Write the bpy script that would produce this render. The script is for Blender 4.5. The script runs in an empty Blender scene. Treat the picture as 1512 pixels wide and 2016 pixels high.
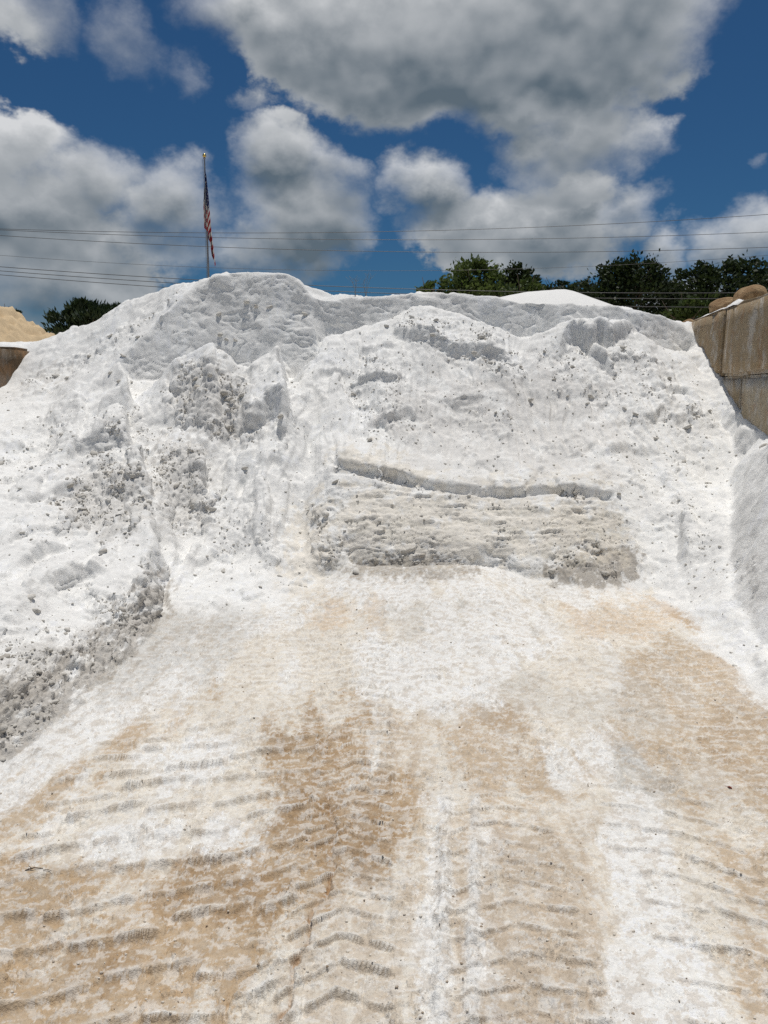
import bpy, bmesh, math, random
import numpy as np
from mathutils import Vector, Matrix
from mathutils.geometry import delaunay_2d_cdt
from concurrent.futures import ThreadPoolExecutor

random.seed(7)
RNG = np.random.default_rng(7)
SC = bpy.context.scene
COL = SC.collection

# ------------------------------------------------------------------ camera
EYE = 1.65
PITCH = math.radians(9.0)
FPX = 1515.0                      # focal length in pixels of the 1512 x 2016 photograph
CP, SP = math.cos(PITCH), math.sin(PITCH)
cam_data = bpy.data.cameras.new('camera')
cam = bpy.data.objects.new('camera', cam_data)
COL.objects.link(cam)
cam.location = (0, 0, EYE)
cam.rotation_euler = (math.radians(90) - PITCH, 0, 0)
cam_data.sensor_fit = 'VERTICAL'
cam_data.sensor_height = 36.0
cam_data.lens = FPX / 2016 * 36.0
cam_data.clip_start = 0.05
cam_data.clip_end = 4000
SC.camera = cam

# ------------------------------------------------------------------ sun and exposure
SUN = Vector((0.055, 0.17, 0.984)).normalized()
sun_data = bpy.data.lights.new('sun', 'SUN')
sun_data.energy = 3.15
sun_data.angle = math.radians(0.53)
sun_data.color = (1.0, 0.962, 0.905)
sun = bpy.data.objects.new('sun', sun_data)
COL.objects.link(sun)
sun.location = SUN * 60
sun.rotation_euler = SUN.to_track_quat('Z', 'Y').to_euler()
SC.view_settings.view_transform = 'Standard'
SC.view_settings.look = 'None'
SC.view_settings.exposure = 0.0
SC.view_settings.gamma = 1.0
SC.view_settings.use_curve_mapping = False
SC.render.engine = 'CYCLES'
SC.cycles.use_denoising = False
SC.cycles.max_bounces = 6
SC.cycles.diffuse_bounces = 5
SC.cycles.transparent_max_bounces = 8


def ray(px, py):
    """direction per metre of horizontal forward distance, for a photo pixel"""
    r = (px - 756.0) / FPX
    u = (1008.0 - py) / FPX
    ry = CP + u * SP
    rz = -SP + u * CP
    return r / ry, rz / ry


def at(px, py, Y):
    a, b = ray(px, py)
    return (a * Y, Y, EYE + b * Y)


def gnd(px, py, z=0.0):
    a, b = ray(px, py)
    Y = (z - EYE) / b
    return (a * Y, Y, z)


def project(x, y, z):
    """world arrays -> photo pixels"""
    d = y * CP - (z - EYE) * SP
    d = np.maximum(d, 0.05)
    v = y * SP + (z - EYE) * CP
    return 756 + FPX * x / d, 1008 - FPX * v / d


# ------------------------------------------------------------------ node helpers
def new_mat(name):
    m = bpy.data.materials.new(name)
    m.use_nodes = True
    nt = m.node_tree
    for n in list(nt.nodes):
        nt.nodes.remove(n)
    return m, nt


class NT:
    def __init__(self, nt):
        self.nt = nt

    def n(self, t, **k):
        nd = self.nt.nodes.new(t)
        for a, b in k.items():
            setattr(nd, a, b)
        return nd

    def put(self, sock, v):
        if v is None:
            return
        if isinstance(v, (int, float)):
            if sock.type == 'VECTOR':
                sock.default_value = (v, v, v)
            elif sock.type == 'RGBA':
                sock.default_value = (v, v, v, 1)
            else:
                sock.default_value = v
        elif isinstance(v, (tuple, list)):
            if sock.type == 'RGBA' and len(v) == 3:
                v = (*v, 1)
            sock.default_value = v
        else:
            self.nt.links.new(v, sock)

    def math(self, op, a, b=None, c=None, clamp=False):
        nd = self.n('ShaderNodeMath', operation=op, use_clamp=clamp)
        for s, v in zip(nd.inputs, (a, b, c)):
            self.put(s, v)
        return nd.outputs[0]

    def vmath(self, op, a, b=None, c=None):
        nd = self.n('ShaderNodeVectorMath', operation=op)
        for s, v in zip(nd.inputs, (a, b, c)):
            self.put(s, v)
        return nd.outputs['Value'] if op in ('DOT_PRODUCT', 'LENGTH') else nd.outputs[0]

    def noise(self, vec, scale, detail=4, rough=0.55, dist=0.0, color=False):
        nd = self.n('ShaderNodeTexNoise')
        nd.inputs['Scale'].default_value = scale
        nd.inputs['Detail'].default_value = detail
        nd.inputs['Roughness'].default_value = rough
        nd.inputs['Distortion'].default_value = dist
        if vec is not None:
            self.put(nd.inputs['Vector'], vec)
        return nd.outputs['Color'] if color else nd.outputs[0]

    def ramp(self, v, lo, hi, a=0.0, b=1.0, smooth=True):
        nd = self.n('ShaderNodeMapRange')
        nd.interpolation_type = 'SMOOTHSTEP' if smooth else 'LINEAR'
        nd.clamp = True
        self.put(nd.inputs['Value'], v)
        for k, x in zip(('From Min', 'From Max', 'To Min', 'To Max'), (lo, hi, a, b)):
            self.put(nd.inputs[k], x)
        return nd.outputs[0]

    def mix(self, f, a, b, mode='MIX'):
        nd = self.n('ShaderNodeMix', data_type='RGBA', blend_type=mode)
        self.put(nd.inputs['Factor'], f)
        self.put(nd.inputs[6], a)
        self.put(nd.inputs[7], b)
        return nd.outputs[2]

    def bump(self, h, strength, dist, normal=None):
        nd = self.n('ShaderNodeBump')
        nd.inputs['Strength'].default_value = strength
        nd.inputs['Distance'].default_value = dist
        self.put(nd.inputs['Height'], h)
        if normal is not None:
            self.put(nd.inputs['Normal'], normal)
        return nd.outputs[0]


def finish(m, N, color, rough=0.9, normal=None, spec=0.2, metal=0.0, sub=None):
    b = N.n('ShaderNodeBsdfPrincipled')
    N.put(b.inputs['Base Color'], color)
    N.put(b.inputs['Roughness'], rough)
    b.inputs['Specular IOR Level'].default_value = spec
    b.inputs['Metallic'].default_value = metal
    if normal is not None:
        N.put(b.inputs['Normal'], normal)
    o = N.n('ShaderNodeOutputMaterial')
    N.nt.links.new(b.outputs[0], o.inputs['Surface'])
    return b


# ------------------------------------------------------------------ sky with broken cumulus (world)
world = bpy.data.worlds.new('World')
SC.world = world
world.use_nodes = True
wt = world.node_tree
for n in list(wt.nodes):
    wt.nodes.remove(n)
W = NT(wt)
sky = W.n('ShaderNodeTexSky', sky_type='NISHITA')
sky.sun_disc = False
sky.sun_elevation = math.asin(SUN.z)
sky.sun_rotation = math.atan2(SUN.x, SUN.y)
sky.altitude = 200
sky.air_density = 1.0
sky.dust_density = 0.35
sky.ozone_density = 2.2
SKY_STRENGTH = 0.055


def azel(px, py):
    a, b = ray(px, py)
    return math.degrees(math.atan2(a, 1.0)), math.degrees(math.atan2(b, math.hypot(a, 1.0)))


CLOUDS = [  # photo pixel centre, half sizes, weight
    (640, 55, 230, 105, 1.0), (860, 100, 330, 150, 1.15), (1120, 60, 300, 150, 1.1), (860, 215, 150, 55, .9),
    (1010, 205, 150, 75, .95), (1170, 190, 110, 80, .7), (530, 20, 190, 75, .8), (1320, 60, 120, 110, .45),
    (1120, 280, 130, 95, .8), (1200, 300, 140, 70, .6), (1090, 350, 110, 55, .7),
    (20, 290, 130, 80, .72), (170, 350, 140, 85, .85), (60, 440, 210, 110, 1.0), (140, 540, 260, 110, 1.0),
    (330, 400, 120, 85, .85), (290, 480, 210, 70, .9),
    (560, 320, 120, 95, 1.15), (575, 420, 165, 120, 1.15), (650, 355, 85, 85, .9), (500, 480, 170, 60, .9),
    (850, 375, 125, 68, 1.05), (930, 445, 170, 72, .95), (1090, 445, 200, 85, 1.0), (1125, 395, 85, 50, 1.0),
    (1020, 505, 190, 45, .85), (1235, 425, 100, 65, .8), (1330, 500, 85, 62, .9), (1490, 480, 110, 70, .85),
    (1400, 575, 170, 50, .8), (60, 40, 120, 80, .58), (240, 80, 100, 80, .55), (355, 140, 85, 50, .42),
    (510, 190, 60, 40, .35), (1480, 348, 45, 20, .38), (260, 640, 500, 60, .8),
]
tc = W.n('ShaderNodeTexCoord')
sep = W.n('ShaderNodeSeparateXYZ')
wt.links.new(tc.outputs['Generated'], sep.inputs[0])
dx, dy, dz = sep.outputs
az = W.math('MULTIPLY', W.math('ARCTAN2', dx, dy), 57.29578)
el = W.math('MULTIPLY', W.math('ARCSINE', dz), 57.29578)
comb = W.n('ShaderNodeCombineXYZ')
wt.links.new(az, comb.inputs[0])
wt.links.new(el, comb.inputs[1])
P0 = comb.outputs[0]
# same direction stretched on a cloud deck, for the noise (clouds flatten towards the horizon)
deck = W.vmath('MULTIPLY', tc.outputs['Generated'], (1.0, 1.0, 1.35))
w1 = W.noise(deck, 3.2, 3, .55, color=True)
w2 = W.noise(deck, 13.0, 5, .62, color=True)
P1 = W.vmath('MULTIPLY_ADD', W.vmath('SUBTRACT', w1, .5), (7.0, 5.0, 0), P0)
P1 = W.vmath('MULTIPLY_ADD', W.vmath('SUBTRACT', w2, .5), (5.0, 4.5, 0), P1)


def blob_field(P):
    f = None
    for (cx, cy, rx, ry, wgt) in CLOUDS:
        a, e = azel(cx, cy)
        ra = rx / FPX * 57.3 * 1.05 * math.cos(math.radians(a)) ** 2
        re = ry / FPX * 57.3 * 1.05
        k = W.vmath('MULTIPLY_ADD', P, (1 / ra, 1 / re, 0), (-a / ra, -e / re, 0))
        v = W.math('MULTIPLY_ADD', W.vmath('DOT_PRODUCT', k, k), -1.0 * wgt, wgt)
        if f is None:
            f = v
        else:
            nd = W.n('ShaderNodeMath', operation='SMOOTH_MAX')
            W.put(nd.inputs[0], f)
            W.put(nd.inputs[1], v)
            nd.inputs[2].default_value = 0.10
            f = nd.outputs[0]
    return f


f1 = blob_field(P1)
f2 = blob_field(W.vmath('ADD', P1, (0.0, 1.7, 0)))
# the same broken cumulus goes on outside the part of the sky in view
cov = W.ramp(W.noise(deck, 2.6, 4, .5), .40, .66, -.5, 1.0)
front = W.math('MULTIPLY', W.ramp(W.math('ABSOLUTE', az), 30, 42, 1, 0), W.ramp(el, 30, 42, 1, 0))
f1m = W.n('ShaderNodeMix', data_type='FLOAT')
W.put(f1m.inputs[0], front); W.put(f1m.inputs[2], cov); W.put(f1m.inputs[3], f1)
n1 = W.noise(deck, 7.5, 9, .63)
up = W.vmath('ADD', deck, (0.0, 0.0, 0.022))
m1 = W.noise(deck, 7.5, 3, .55)
m2 = W.noise(up, 7.5, 3, .55)
D1 = W.math('MULTIPLY_ADD', W.math('SUBTRACT', n1, .5), 1.0, f1m.outputs[0])
soft_ = W.ramp(W.noise(deck, 4.0, 2, .5), .40, .64, .26, 1.0)
alpha = W.ramp(D1, .16, W.math('ADD', soft_, .16))
grad = W.math('ADD', W.math('MULTIPLY', W.math('MULTIPLY', W.math('SUBTRACT', f1, f2), .85), front),
              W.math('MULTIPLY', W.math('SUBTRACT', m1, m2), 1.5))
thick = W.ramp(W.math('MULTIPLY_ADD', W.math('SUBTRACT', m1, .5), .55, f1m.outputs[0]), .22, 1.0)
lit = W.math('ADD', W.math('SUBTRACT', .72, W.math('MULTIPLY', thick, .53)), W.math('MULTIPLY', grad, 1.05), clamp=True)
ccol = W.mix(lit, (.110, .145, .175), (.69, .70, .71))
bg1 = W.n('ShaderNodeBackground')
skyc = W.mix(1.0, sky.outputs[0], (.235, .49, .70), 'MULTIPLY')
wt.links.new(skyc, bg1.inputs[0])
bg1.inputs[1].default_value = SKY_STRENGTH
bg2 = W.n('ShaderNodeBackground')
wt.links.new(ccol, bg2.inputs[0])
bg2.inputs[1].default_value = 1.0
mx = W.n('ShaderNodeMixShader')
wt.links.new(W.math('MULTIPLY', alpha, .94), mx.inputs[0])
wt.links.new(bg1.outputs[0], mx.inputs[1])
wt.links.new(bg2.outputs[0], mx.inputs[2])
wo = W.n('ShaderNodeOutputWorld')
wt.links.new(mx.outputs[0], wo.inputs['Surface'])
world.cycles.sampling_method = 'MANUAL'
world.cycles.sample_map_resolution = 512

# ------------------------------------------------------------------ numeric noise
PERM = np.concatenate([RNG.permutation(256)] * 3).astype(np.int32)
GR3 = RNG.normal(size=(256, 3)).astype(np.float32)
GR3 /= np.linalg.norm(GR3, axis=1, keepdims=True)
ANG = RNG.uniform(0, 2 * np.pi, 256)
GR2 = np.stack([np.cos(ANG), np.sin(ANG)], 1).astype(np.float32)
POOL = ThreadPoolExecutor(4)


def par(fn, *arrs, chunk=1 << 16):
    sh = arrs[0].shape
    fl = [np.ascontiguousarray(a, dtype=np.float32).ravel() for a in arrs]
    n = fl[0].size
    out = np.empty(n, np.float32)

    def job(i):
        s = slice(i, min(i + chunk, n))
        out[s] = fn(*[a[s] for a in fl])
    list(POOL.map(job, range(0, n, chunk)))
    return out.reshape(sh)


def _fade(t):
    return t * t * t * (t * (t * 6 - 15) + 10)


def _p2(x, y):
    xf = np.floor(x); yf = np.floor(y)
    xi = xf.astype(np.int32) & 255; yi = yf.astype(np.int32) & 255
    x = x - xf; y = y - yf
    u = _fade(x); v = _fade(y)

    def g(ix, iy, fx, fy):
        h = PERM[PERM[(xi + ix) & 255] + ((yi + iy) & 255)]
        G = GR2[h]
        return G[:, 0] * fx + G[:, 1] * fy
    a = g(0, 0, x, y); b = g(1, 0, x - 1, y)
    c = g(0, 1, x, y - 1); d = g(1, 1, x - 1, y - 1)
    return 1.5 * ((a + (b - a) * u) * (1 - v) + (c + (d - c) * u) * v)


def _p3(x, y, z):
    xf = np.floor(x); yf = np.floor(y); zf = np.floor(z)
    xi = xf.astype(np.int32); yi = yf.astype(np.int32); zi = zf.astype(np.int32)
    x = x - xf; y = y - yf; z = z - zf
    u = _fade(x); v = _fade(y); w = _fade(z)

    def g(ix, iy, iz):
        h = PERM[PERM[PERM[(xi + ix) & 255] + ((yi + iy) & 255)] + ((zi + iz) & 255)]
        G = GR3[h]
        return G[:, 0] * (x - ix) + G[:, 1] * (y - iy) + G[:, 2] * (z - iz)

    def pl(iz):
        a = g(0, 0, iz); b = g(1, 0, iz); c = g(0, 1, iz); d = g(1, 1, iz)
        a = a + (b - a) * u
        c = c + (d - c) * u
        return a + (c - a) * v
    lo = pl(0)
    return 1.5 * (lo + (pl(1) - lo) * w)


def fbm2(x, y, size, octv=4, gain=.5, seed=0):
    def f(x, y):
        o = np.zeros_like(x); a = 1.0; s = 1.0 / size
        for k in range(octv):
            o += a * _p2(x * s + 17.3 * k + seed * 5.17, y * s - 9.1 * k + seed * 3.31)
            a *= gain; s *= 2.03
        return o
    return par(f, x, y)


def fbm3(x, y, z, size, octv=3, gain=.5, seed=0):
    def f(x, y, z):
        o = np.zeros_like(x); a = 1.0; s = 1.0 / size
        for k in range(octv):
            o += a * _p3(x * s + 17.3 * k + seed * 5.17, y * s - 9.1 * k + seed * 3.31, z * s + 4.7 * k + seed)
            a *= gain; s *= 2.03
        return o
    return par(f, x, y, z)


def caps3(x, y, z, cell, prob, seed=0, rmin=.18, rmax=.5, flat=.8):
    """half buried lumps: spherical caps round random centres"""
    def f(x, y, z):
        X = x / cell; Y = y / cell; Z = z / cell
        bx = np.floor(X - .5).astype(np.int32); by = np.floor(Y - .5).astype(np.int32); bz = np.floor(Z - .5).astype(np.int32)
        o = np.zeros_like(X)
        for i in (0, 1):
            for j in (0, 1):
                for k in (0, 1):
                    h = PERM[PERM[PERM[(bx + i + seed * 31) & 255] + ((by + j) & 255)] + ((bz + k) & 255)]
                    h2 = PERM[h + 57]; h3 = PERM[h2 + 91]; h4 = PERM[h3 + 13]
                    r = rmin + (rmax - rmin) * (PERM[h4 + 3] / 255.0) ** 2
                    ok = (h / 255.0) < prob
                    d2 = ((X - bx - i - .5 - (h2 / 255 - .5) * .6) ** 2 + (Y - by - j - .5 - (h3 / 255 - .5) * .6) ** 2
                          + (Z - bz - k - .5 - (h4 / 255 - .5) * .6) ** 2)
                    o = np.maximum(o, np.where(ok, np.sqrt(np.maximum(r * r - d2, 0)), 0))
        return o * cell * flat
    return par(f, x, y, z)


def sstep(a, b, x):
    t = np.clip((x - a) / (b - a), 0, 1)
    return t * t * (3 - 2 * t)


def blur(a, s):
    if s <= 0:
        return a
    n = int(3 * s + 1)
    k = np.exp(-.5 * (np.arange(-n, n + 1) / s) ** 2)
    k = (k / k.sum()).astype(a.dtype)
    for ax in (0, 1):
        p = [(0, 0), (0, 0)]; p[ax] = (n, n)
        b = np.pad(a, p, mode='edge')
        o = np.zeros_like(a)
        for i, w in enumerate(k):
            sl = [slice(None), slice(None)]
            sl[ax] = slice(i, i + a.shape[ax])
            o += w * b[tuple(sl)]
        a = o
    return a


def bilin(G, u, v):
    """sample G[v,u] at float indices"""
    H, Wd = G.shape
    u = np.clip(u, 0, Wd - 1.001); v = np.clip(v, 0, H - 1.001)
    i = u.astype(np.int32); j = v.astype(np.int32)
    fu = (u - i).astype(np.float32); fv = (v - j).astype(np.float32)
    a = G[j, i] * (1 - fu) + G[j, i + 1] * fu
    b = G[j + 1, i] * (1 - fu) + G[j + 1, i + 1] * fu
    return a * (1 - fv) + b * fv


# ------------------------------------------------------------------ lie of the sand: surveyed break lines
def WX_R(Y):                       # inner face of the right wall
    return 4.27 + .161 * (Y - 11.0)


def WX_L(Y):                       # inner face of the left wall
    return -4.9 + .161 * (Y - 9.93)


WALL_R_TOP, WALL_L_TOP = 2.61, 2.21
LINES = []


def L(*pts):                       # (pixel x, pixel y, distance) per vertex
    LINES.append([at(*p) for p in pts])


def G(*pts):                       # on the ground
    LINES.append([gnd(*p) for p in pts])


def PL(*pts):
    LINES.append([tuple(p) for p in pts])


# toe of the heap round the loading bay
TOE_BACK = [(600, 1168), (645, 1150), (700, 1143), (800, 1146), (960, 1142), (1050, 1152), (1150, 1160), (1270, 1162)]
TOE_LEFT = [(-420, 1960), (-200, 1690), (0, 1500), (90, 1420), (180, 1340), (260, 1290), (305, 1232), (324, 1200)]
TOE_MID = [(324, 1200), (380, 1212), (430, 1208), (520, 1197), (600, 1168)]
TOE_RIGHT = [(1270, 1162), (1310, 1190), (1345, 1230), (1420, 1290), (1512, 1380), (1620, 1500), (1850, 1750)]
for t in (TOE_BACK, TOE_LEFT, TOE_MID, TOE_RIGHT):
    G(*t)
# cut face under the ledge
L((655, 1100, 6.52), (780, 1108, 6.5), (900, 1104, 6.52), (1060, 1108, 6.5), (1200, 1106, 6.48), (1262, 1105, 6.45))
L((645, 1050, 6.78), (780, 1056, 6.74), (900, 1060, 6.74), (1060, 1056, 6.74), (1200, 1054, 6.72), (1258, 1050, 6.75))
L((655, 1000, 7.02), (780, 1006, 6.98), (900, 1010, 7.0), (1060, 1006, 7.0), (1200, 1005, 6.98), (1245, 1000, 7.02))
L((655, 930, 7.40), (700, 931, 7.40), (740, 940, 7.36), (800, 955, 7.30), (850, 967, 7.24), (905, 971, 7.22), (960, 975, 7.2),
  (1000, 978, 7.2), (1060, 970, 7.22), (1090, 968, 7.2), (1120, 979, 7.16), (1160, 981, 7.14), (1208, 981, 7.12))
L((650, 908, 7.45), (690, 905, 7.45), (720, 915, 7.41), (780, 930, 7.36), (850, 945, 7.29), (920, 957, 7.25), (1000, 962, 7.23),
  (1060, 958, 7.24), (1120, 956, 7.19), (1180, 957, 7.17), (1208, 975, 7.14))
L((640, 893, 7.75), (690, 872, 7.85), (740, 892, 7.8), (800, 908, 7.72), (870, 932, 7.6), (920, 943, 7.52), (1000, 946, 7.48),
  (1080, 940, 7.5), (1150, 934, 7.55), (1215, 940, 7.5))
L((575, 1130, 6.45), (590, 1060, 6.9), (612, 985, 7.25), (628, 930, 7.55), (650, 885, 7.8))
L((1285, 1130, 6.3), (1275, 1060, 6.72), (1262, 1000, 7.05), (1250, 960, 7.35))
# main slope above the ledge
L((660, 840, 8.38), (760, 845, 8.36), (900, 850, 8.36), (1050, 850, 8.38), (1200, 845, 8.42), (1330, 850, 8.45), (1400, 870, 8.25))
L((640, 740, 9.2), (760, 745, 9.15), (900, 750, 9.12), (1050, 755, 9.1), (1200, 745, 9.25), (1330, 760, 9.3))
C2 = [(597, 780, 8.9), (605, 730, 9.25), (622, 690, 9.55), (637, 660, 9.8), (655, 648, 9.9), (700, 640, 10.0), (760, 622, 10.1), (800, 607, 10.2),
      (830, 604, 10.2), (880, 613, 10.2), (950, 634, 10.1), (1000, 656, 10.0), (1020, 671, 9.95), (1050, 668, 9.9), (1100, 656, 9.95),
      (1180, 651, 10.0), (1257, 648, 10.05), (1268, 672, 9.97), (1300, 682, 10.02), (1350, 697, 10.1)]
L(*C2)
B2 = [(606, 766, 9.76), (622, 712, 10.0), (645, 672, 10.3), (700, 653, 10.45), (760, 637, 10.44), (830, 620, 10.44), (880, 628, 10.43), (950, 650, 10.42),
      (1020, 686, 10.38), (1100, 670, 10.4), (1180, 665, 10.4), (1257, 664, 10.45), (1310, 703, 10.55), (1350, 716, 10.6)]
L(*B2)
R2 = [(590, 552, 10.46), (612, 582, 10.36), (640, 588, 10.42), (700, 581, 10.54), (790, 577, 10.56), (850, 577, 10.56), (975, 580, 10.55),
      (1005, 592, 10.52), (1040, 600, 10.5), (1085, 603, 10.5), (1150, 600, 10.54), (1250, 606, 10.62), (1310, 619, 10.74), (1358, 634, 10.95)]
L(*R2)
# hollow under the summit
R1 = [(222, 733, 9.4), (250, 695, 9.65), (290, 650, 9.9), (330, 615, 10.1), (370, 580, 10.3), (405, 552, 10.42), (430, 537, 10.48), (470, 533, 10.5),
      (520, 531, 10.52), (570, 533, 10.52), (590, 552, 10.46)]
L(*R1)
L((262, 750, 9.58), (310, 752, 9.72), (350, 748, 9.84), (395, 746, 9.92), (430, 746, 9.94), (480, 754, 9.94), (530, 752, 9.94), (560, 756, 9.88), (588, 770, 9.72), (606, 766, 9.76))
C1 = [(222, 735, 9.33), (252, 754, 9.2), (285, 767, 9.0), (318, 740, 9.05), (345, 706, 9.15), (388, 683, 9.15), (425, 680, 9.15), (450, 702, 9.1),
      (474, 748, 8.95), (505, 718, 9.15), (536, 706, 9.2), (556, 735, 9.1), (575, 765, 9.0), (592, 780, 8.92)]
L(*C1)
LINES.append([(x, y + .28, z - .14) for (x, y, z) in [at(*p) for p in C1[2:-1]]])
LINES.append([(x, y + .20, z - .06) for (x, y, z) in [at(*p) for p in C2[4:-4]]])
# left shoulder
SKY_L = [(62, 690, 10.72), (100, 662, 10.95), (150, 640, 11.05), (240, 598, 11.08), (300, 572, 11.0), (360, 553, 10.75), (400, 546, 10.55)]
L(*SKY_L)
L((90, 740, 10.15), (150, 720, 10.2), (200, 680, 10.4), (250, 640, 10.6), (300, 602, 10.75))
# lower left bank
L((0, 790, 9.5), (75, 795, 9.25), (150, 800, 9.0), (222, 800, 8.9), (300, 800, 8.75), (400, 800, 8.5), (500, 785, 8.72), (560, 800, 8.7))
L((0, 850, 8.4), (75, 855, 8.3), (150, 850, 8.3), (230, 855, 8.25), (310, 860, 8.2), (400, 862, 8.15), (500, 850, 8.3), (600, 850, 8.32))
L((0, 900, 7.6), (150, 900, 7.7), (300, 920, 7.55), (400, 920, 7.75), (500, 925, 7.75), (600, 930, 7.72))
L((0, 1000, 6.4), (150, 1000, 6.6), (240, 1000, 6.7))
L((0, 1100, 5.4), (120, 1100, 5.65), (230, 1100, 5.85))
L((0, 1200, 4.6), (110, 1200, 4.85), (170, 1200, 5.0))
L((0, 1300, 3.98), (60, 1290, 4.2))
L((0, 1392, 3.48), (100, 1310, 4.13), (200, 1232, 4.75), (260, 1190, 5.1), (290, 1130, 5.45), (300, 1090, 5.75), (298, 1040, 6.1), (290, 1010, 6.35))
L((324, 1200, 5.72), (322, 1130, 6.05), (312, 1080, 6.35), (303, 1035, 6.62), (300, 1000, 6.9))
L((400, 1110, 6.45), (480, 1110, 6.5), (560, 1110, 6.55))
L((390, 1000, 7.2), (480, 1000, 7.25), (570, 1010, 7.2))
PL((-2.4, 2.2, .12), (-3.0, 3.0, .32), (-4.6, 3.2, .55))
PL((-2.6, 4.0, .35), (-3.4, 5.0, .62), (-5.2, 5.0, .95))
PL((-3.6, 6.5, .85), (-5.4, 7.0, 1.25))
PL((-4.3, 8.3, 1.28), (-5.15, 8.6, 1.45))
PL((-4.88, 10.0, 1.62), (-4.79, 10.62, 2.2))
PL((-4.9, 10.75, 2.27), (-6.5, 10.9, 2.36), (-9.0, 10.9, 2.36))
PL((-9.0, 6.0, 1.2), (-9.0, 2.0, .6), (-6, .5, .3))
# right side: slope, shaded bank, gap by the wall
L((1330, 910, 7.95), (1325, 1000, 7.2), (1322, 1100, 6.48))
L((1390, 905, 8.05), (1395, 1000, 7.05), (1395, 1100, 6.1), (1400, 1200, 5.3))
BASE_R = [(2.18, 3.9, .08), (2.33, 4.48, .12), (2.43, 4.85, .17), (2.51, 5.30, .22), (2.74, 5.9, .37), (2.91, 6.32, .46), (3.27, 7.15, .68), (3.50, 7.75, .84)]
PL(*BASE_R)
PL((2.50, 3.9, .72), (2.66, 4.5, .82), (2.74, 4.9, .92), (2.80, 5.4, 1.0), (3.02, 5.95, 1.08), (3.24, 6.5, 1.2), (3.47, 7.15, 1.09), (3.60, 7.72, .97))
E = [(1350, 697, 10.1), (1366, 718, 9.8), (1402, 754, 9.2), (1413, 790, 8.82), (1437, 829, 8.35), (1461, 861, 7.98), (1488, 884, 7.68)]
L(*E)
TR = [at(*p) for p in E]
K = [(4.27, 11.0, 2.55), (4.14, 10.17, 2.16), (4.05, 9.59, 1.885), (3.95, 8.97, 1.66), (3.845, 8.33, 1.40), (3.71, 7.46, 1.25), (3.4, 5.6, 1.3), (3.1, 3.8, 1.05)]
PL(*K)
PL(*[(min(x + .07, WX_R(y) - .12), y + .06, z - .15) for (x, y, z) in TR[1:]])
PL((3.3, 2.5, .7), (3.0, 1.0, .3), (4.5, .5, .3))
PL(*[(x + .8, y, z) for (x, y, z) in K])
# behind the crest
BK = [at(*p) for p in SKY_L[1:]] + [at(*p) for p in R1[6:-1]] + [at(*p) for p in R2]
PL(*[(x, y + .28, z - .01) for (x, y, z) in BK])
PL(*[(x * 1.3, y + 3.2, max(z - 1.9, .3)) for (x, y, z) in BK])
PL((-10, 14.5, .4), (-4, 16, .3), (4, 16, .3), (10, 14.5, .4))
PL((6, 11.2, 1.6), (9, 10.5, .8))
# the yard floor in front
PL((-6, -.5, .1), (-1.2, -.2, 0), (0, -.3, 0), (1.5, -.2, 0), (6, -.5, .1))
PL((-1.5, 1.0, 0), (0, 1.0, 0), (1.5, 1.0, 0))
G((300, 1500), (760, 1500), (1200, 1500))
G((560, 1300), (760, 1300), (1200, 1300))

pts2, zz = [], []
seen = set()
for ln in LINES:
    for a, b in zip(ln[:-1], ln[1:]):
        d = math.hypot(b[0] - a[0], b[1] - a[1])
        n = max(1, int(d / .10))
        for i in range(n + 1):
            t = i / n
            p = [a[k] + (b[k] - a[k]) * t for k in range(3)]
            key = (round(p[0] / .02), round(p[1] / .02))
            if key in seen:
                continue
            seen.add(key)
            pts2.append(Vector((p[0], p[1])))
            zz.append(p[2])
res = delaunay_2d_cdt(pts2, [], [], 0, 1e-5)
vco = res[0]
zv = [np.mean([zz[i] for i in o]) for o in res[3]]
GC = .02
GX0, GY0, GW, GH = -10.0, -.6, int(20 / .02), int(17 / .02)
Z = np.full((GH, GW), -9.0, np.float32)
for f in res[2]:
    (x0, y0), (x1, y1), (x2, y2) = [((vco[i].x - GX0) / GC, (vco[i].y - GY0) / GC) for i in f]
    z0, z1, z2 = [zv[i] for i in f]
    det = (y1 - y2) * (x0 - x2) + (x2 - x1) * (y0 - y2)
    if abs(det) < 1e-9:
        continue
    ia, ib = max(0, math.floor(min(x0, x1, x2))), min(GW - 1, math.ceil(max(x0, x1, x2)))
    ja, jb = max(0, math.floor(min(y0, y1, y2))), min(GH - 1, math.ceil(max(y0, y1, y2)))
    if ia > ib or ja > jb:
        continue
    X, Y = np.meshgrid(np.arange(ia, ib + 1), np.arange(ja, jb + 1))
    l0 = ((y1 - y2) * (X - x2) + (x2 - x1) * (Y - y2)) / det
    l1 = ((y2 - y0) * (X - x2) + (x0 - x2) * (Y - y2)) / det
    l2 = 1 - l0 - l1
    m = (l0 > -1e-4) & (l1 > -1e-4) & (l2 > -1e-4)
    sub = Z[ja:jb + 1, ia:ib + 1]
    sub[m] = (l0 * z0 + l1 * z1 + l2 * z2)[m]
Z[Z < -5] = .2
gx, gy = np.meshgrid(GX0 + np.arange(GW) * GC, GY0 + np.arange(GH) * GC)
gx = gx.astype(np.float32); gy = gy.astype(np.float32)


def slope_of(Zg):
    a = np.gradient(Zg, GC)
    return np.hypot(a[0], a[1])


Zs = blur(Z, 1.0)
Zl = blur(Z, 5.5)
keep = np.clip(blur((slope_of(blur(Z, 2.0)) > 1.25).astype(np.float32), 3.0) * 2.2, 0, 1)
Z = Zs * keep + Zl * (1 - keep)


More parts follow.
